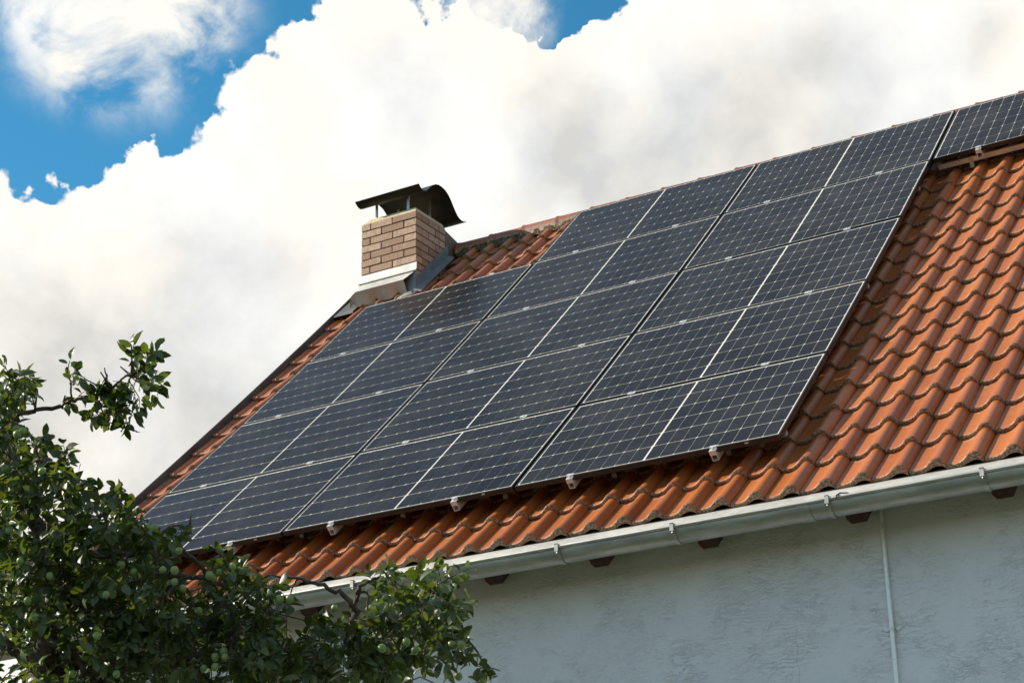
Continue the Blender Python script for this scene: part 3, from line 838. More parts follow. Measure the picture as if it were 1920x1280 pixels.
me.from_pydata([(x, y, 0.0006) for x, y in oc] + [(x, y, -0.0002) for x, y in oc], [], [tuple(range(8))] + [(i, i + 8, (i + 1) % 8 + 8, (i + 1) % 8) for i in range(8)])
me.materials.append(M_CELL)
ME_CELL = me
bmq = bmesh.new(); bmq.from_mesh(me); bmesh.ops.recalc_face_normals(bmq, faces=bmq.faces); bmq.to_mesh(me); bmq.free()
stick = MB(); stick.box(-.012, .012, -.0012, .0, -.005, .005)
ME_STICK = stick.mesh('sticker', M_LABEL)
POS = ['bottom', 'second from the bottom', 'middle', 'second from the top', 'top']
LAB = {
 (-1, 0): 'lowest solar panel of the left column, its lower left corner hidden by the plum tree',
 (-1, 1): 'second solar panel up in the left column beside the tiled verge',
 (-1, 2): 'third solar panel up in the left column, just under the one below the chimney',
 (-1, 3): 'topmost solar panel of the left column, directly below the brick chimney',
 (0, 0): 'lowest solar panel of the middle column, hanging over the eave tiles',
 (0, 1): 'second solar panel up in the middle column of black panels',
 (0, 2): 'central solar panel, third up in the middle column',
 (0, 3): 'fourth solar panel up in the middle column, level with the tiles right of the chimney',
 (0, 4): 'topmost solar panel of the middle column, touching the bare ridge tiles near the chimney',
 (1, 0): 'lowest solar panel of the right column, its corner shading the open tiles',
 (1, 1): 'second solar panel up in the right column, along the open tiled slope',
 (1, 2): 'third solar panel up in the right column, halfway along its shaded right edge',
 (1, 3): 'fourth solar panel up in the right column, just below its ridge panel',
 (1, 4): 'topmost solar panel of the right column, under the ridge',
 (2, 4): 'lone solar panel at the ridge on the far right, with open tiles beneath it',
}
def solar_panel(c_, r_):
    u = (c_ + 0.5) * PU; v = (r_ + 0.5) * PV
    q = random.Random(c_ * 17 + r_)
    M = roof_matrix(u, v, 0.0 + q.gauss(0, .001), q.gauss(0, .0012), q.gauss(0, .0008), q.gauss(0, .0008))
    o = empty('solar_panel', M)
    tag(o, LAB[(c_, r_)], 'solar panel', 'black solar panels on the roof')
    link('frame', ME_FRAME, o)
    link('backsheet', ME_BACK, o)
    if r_ == 0 or (c_, r_) == (2, 4):
        link('sticker', ME_STICK, o, Matrix.Translation((0.655, y0 - .0004, -0.012)))
    for i in range(18):
        s = 1 if i >= 9 else -1
        x = s * (0.0058 + cp * ((i - 9 if s > 0 else 8 - i) + 0.5))
        for j in range(6):
            y = -0.0025 + rpitch * (j - 2.5)
            link('solar_cell', ME_CELL, o, Matrix.Translation((x, y, -0.0012)))
for c_ in (-1, 0, 1, 2):
    for r_ in range(5):
        if (c_, r_) in LAB: solar_panel(c_, r_)

# ------------------------------------------------------------------ mounting rails with clamps
mc = MB()                                                     # mid clamp: small bright plate and bolt head across the joint
mc.box(-.026, .026, -.016, .016, .0012, .0042)
mc.box(-.026, .026, -.007, .007, -.03, .002)
mc.tube([(0, 0, .004), (0, 0, .011)], .0065, 6)
mc.box(-.026, -.014, -.016, .016, .0042, .0056)
mc.box(.014, .026, -.016, .016, .0042, .0056)
ME_MID = mc.mesh('mid_clamp', M_ALU)
ec = MB()                                                     # end clamp: Z shaped block below the panel edge
ec.box(-.022, .022, -.004, .012, .0012, .0040)
ec.box(-.022, .022, -.030, -.004, -.012, -.009)
ec.box(-.022, .022, -.007, -.003, -.012, .0040)
ec.box(-.022, .022, -.032, -.029, -.036, -.009)
ec.box(-.022, .022, -.030, -.004, -.040, -.037)
ec.tube([(0, -.018, -.010), (0, -.018, .003)], .0062, 6)
ME_END = ec.mesh('end_clamp', M_ALU)
def hollow(w_, h_, t, v0, v1, n=10):
    """open rail profile running up the slope, returned in world space relative to u"""
    m = MB()
    ring = [(-w_, 0), (-w_ * .35, 0), (-w_ * .35, -t), (-w_ + t, -t), (-w_ + t, -h_ + t), (w_ - t, -h_ + t), (w_ - t, -t), (w_ * .35, -t), (w_ * .35, 0), (w_, 0), (w_, -h_), (-w_, -h_)]
    vs = []
    for i in range(n + 1):
        v = v0 + (v1 - v0) * i / n
        vs += [rp(x, v, -PT - 0.001 + z) for x, z in ring]
    k = len(ring)
    fs = [(i * k + a, i * k + (a + 1) % k, (i + 1) * k + (a + 1) % k, (i + 1) * k + a) for i in range(n) for a in range(k)]
    for e in (0, n):
        b = e * k
        fs += [(b + 0, b + 1, b + 2, b + 3), (b + 0, b + 3, b + 4, b + 11), (b + 4, b + 5, b + 10, b + 11), (b + 5, b + 6, b + 9, b + 10), (b + 6, b + 7, b + 8, b + 9)]
    m.add(vs, fs)
    return m
RAILS = [(-1, 0.375, 0, 4, 'left mounting rail under the left panel column, its clamp showing at the tree'),
         (-1, 1.325, 0, 4, 'right mounting rail under the left panel column, ending in a silver clamp'),
         (0, 0.395, 0, 5, 'left mounting rail under the middle panel column, with a silver end clamp'),
         (0, 1.325, 0, 5, 'right mounting rail under the middle panel column, with a silver end clamp'),
         (1, 0.392, 0, 5, 'left mounting rail under the right panel column, with a silver end clamp'),
         (1, 1.325, 0, 5, 'right mounting rail under the right panel column, clamp near the shaded corner'),
         (2, 0.365, 4, 5, 'short mounting rail under the lone ridge panel, clamp above a roof hook'),
         (2, 1.325, 4, 5, 'far right short mounting rail under the lone ridge panel')]
for c_, du, ra, rb_, lab in RAILS:
    u = c_ * PU + du
    m = hollow(0.019, 0.038, 0.003, ra * PV - 0.024, rb_ * PV + 0.02)
    o = m.build('mounting_rail', M_ALU, None, Matrix.Translation((u, 0, 0)))
    tag(o, lab, 'mounting rail', 'aluminium rails under the solar panels')
    T = Matrix.Translation((-u, 0, 0))
    e = link('end_clamp', ME_END, o, T @ roof_matrix(u, ra * PV + 0.009, 0.0))
    for r_ in range(ra + 1, rb_):
        link('mid_clamp', ME_MID, o, T @ roof_matrix(u + rng.gauss(0, .004), r_ * PV, 0.0))
    link('end_clamp', ME_END, o, T @ roof_matrix(u, rb_ * PV - 0.009, 0.0) @ Matrix.Rotation(math.pi, 4, 'Z'))
# cross rails and the hooks that carry them
def cross_rail(u0, u1, v, hooks, lab):
    cx = MB()
    h1, h0 = -PT - 0.041, -PT - 0.079
    pr = [rp(0, v - .019, h0), rp(0, v + .019, h0), rp(0, v + .019, h1), rp(0, v - .019, h1)]
    cx.prism([(p.y, p.z) for p in pr], u0, u1)
    gr = [rp(0, v - .0215, h0 + .013), rp(0, v - .0192, h0 + .013), rp(0, v - .0192, h0 + .017), rp(0, v - .0215, h0 + .017)]
    cx.prism([(p.y, p.z) for p in gr], u0, u1)
    o = cx.build('cross_rail', M_ALU)
    tag(o, lab, 'mounting rail', 'cross rails under the solar panels')
    for u in hooks:
        hk = MB()
        path = [(v - .024, h1 - .01), (v - .024, h0 - .010), (v - .03, D_T + .035), (v - .035, D_T + .012), (v + .10, D_T + .006)]
        for (va_, ha), (vb_, hb) in zip(path, path[1:]):
            dv, dh = vb_ - va_, hb - ha; L = math.hypot(dv, dh); nv_, nh = -dh / L * .003, dv / L * .003
            c8 = []
            for uu in (u - .016, u + .016):
                c8.append([rp(uu, va_ - nv_, ha - nh), rp(uu, vb_ - nv_, hb - nh), rp(uu, vb_ + nv_, hb + nh), rp(uu, va_ + nv_, ha + nh)])
            hk.hexa(c8[0] + c8[1])
        hk.build('roof_hook', M_STEEL, o)
cross_rail(-1.70, 3.42, 0.245, [-1.05, -0.02, 0.78, 1.54, 2.30, 3.05], 'lowest cross rail behind the bottom edge of the solar panels, held by hooks')
cross_rail(-1.70, 3.42, 2.45, [], 'cross rail hidden under the middle rows of solar panels')
cross_rail(-1.70, 3.42, 4.30, [], 'upper cross rail under the fourth row of solar panels')
cross_rail(3.50, 5.18, 4 * PV + 0.075, [3.755, 4.60], 'reddish lit cross rail under the lone ridge panel on the right, with a hook')
cross_rail(1.0, 5.18, 5 * PV - 0.12, [], 'topmost cross rail close under the ridge')

# ------------------------------------------------------------------ conduit on the wall
cd = MB()
CU = 4.0
cz1 = deck_z(WALL_Y) - 0.01
cd.tube([(CU, WALL_Y - .016, 0.3), (CU, WALL_Y - .016, Z0 - 1.03)], 0.0130, 12)
cd.tube([(CU, WALL_Y - .016, Z0 - 1.03), (CU, WALL_Y - .016, Z0 - 1.02)], 0.0140, 12)
cd.tube([(CU, WALL_Y - .016, Z0 - 1.02), (CU, WALL_Y - .016, cz1)], 0.0130, 12)
M_PIPE = material('galvanised conduit', m_simple((0.88, 0.86, 0.82), (0.94, 0.92, 0.88), 8.0, 0.30, 0.25, 0.5, 0.05, 0.001, (1, 1, .2)))
conduit = cd.build('conduit', M_PIPE, None, None, 50)
tag(conduit, 'thin galvanised conduit running straight down the white wall from the eave', 'conduit')
for z in (Z0 - 1.157, Z0 - 2.9):
    cl = MB()
    ring = [(CU + .0150 * math.cos(math.radians(a)), WALL_Y - .016 + .0150 * math.sin(math.radians(a))) for a in range(180, 361, 18)]
    ro = [(CU + .0166 * math.cos(math.radians(a)), WALL_Y - .016 + .0166 * math.sin(math.radians(a))) for a in range(180, 361, 18)]
    k = len(ring)
    vs = [(x, y, z - .008) for x, y in ring] + [(x, y, z + .008) for x, y in ring] + [(x, y, z - .008) for x, y in ro] + [(x, y, z + .008) for x, y in ro]
    fs = []
    for i in range(k - 1):
        fs += [(i, i + 1, k + i + 1, k + i), (2 * k + i + 1, 2 * k + i, 3 * k + i, 3 * k + i + 1), (i, 2 * k + i, 2 * k + i + 1, i + 1), (k + i + 1, 3 * k + i + 1, 3 * k + i, k + i)]
    cl.add(vs, fs)
    for s in (-1, 1):
        cl.box(CU + s * .030 - .015, CU + s * .030 + .015, WALL_Y - .0035, WALL_Y - .001, z - .008, z + .008)
    clip = cl.build('pipe_clip', M_ALU, conduit)
    for s in (-1, 1):
        sc = MB()
        sc.tube([(CU + s * .030, WALL_Y - .003, z), (CU + s * .030, WALL_Y - .0075, z), (CU + s * .030, WALL_Y - .0085, z)], [.0115, .0115, .006], 10)
        sc.build('screw', M_ALU, clip)
# the twig lying over the gutter edge
tw = MB()
tw.tube([(3.985, GY - GR + .03, GZ + .030), (3.955, GY - GR - .010, GZ + .024), (3.938, GY - GR - .022, GZ + .012), (3.930, GY - GR - .022, GZ - .012)], [.0032, .004, .004, .002], 6)
tag(tw.build('twig', M_TWIG), 'small dark bent twig lying across the bright gutter edge', 'twig')

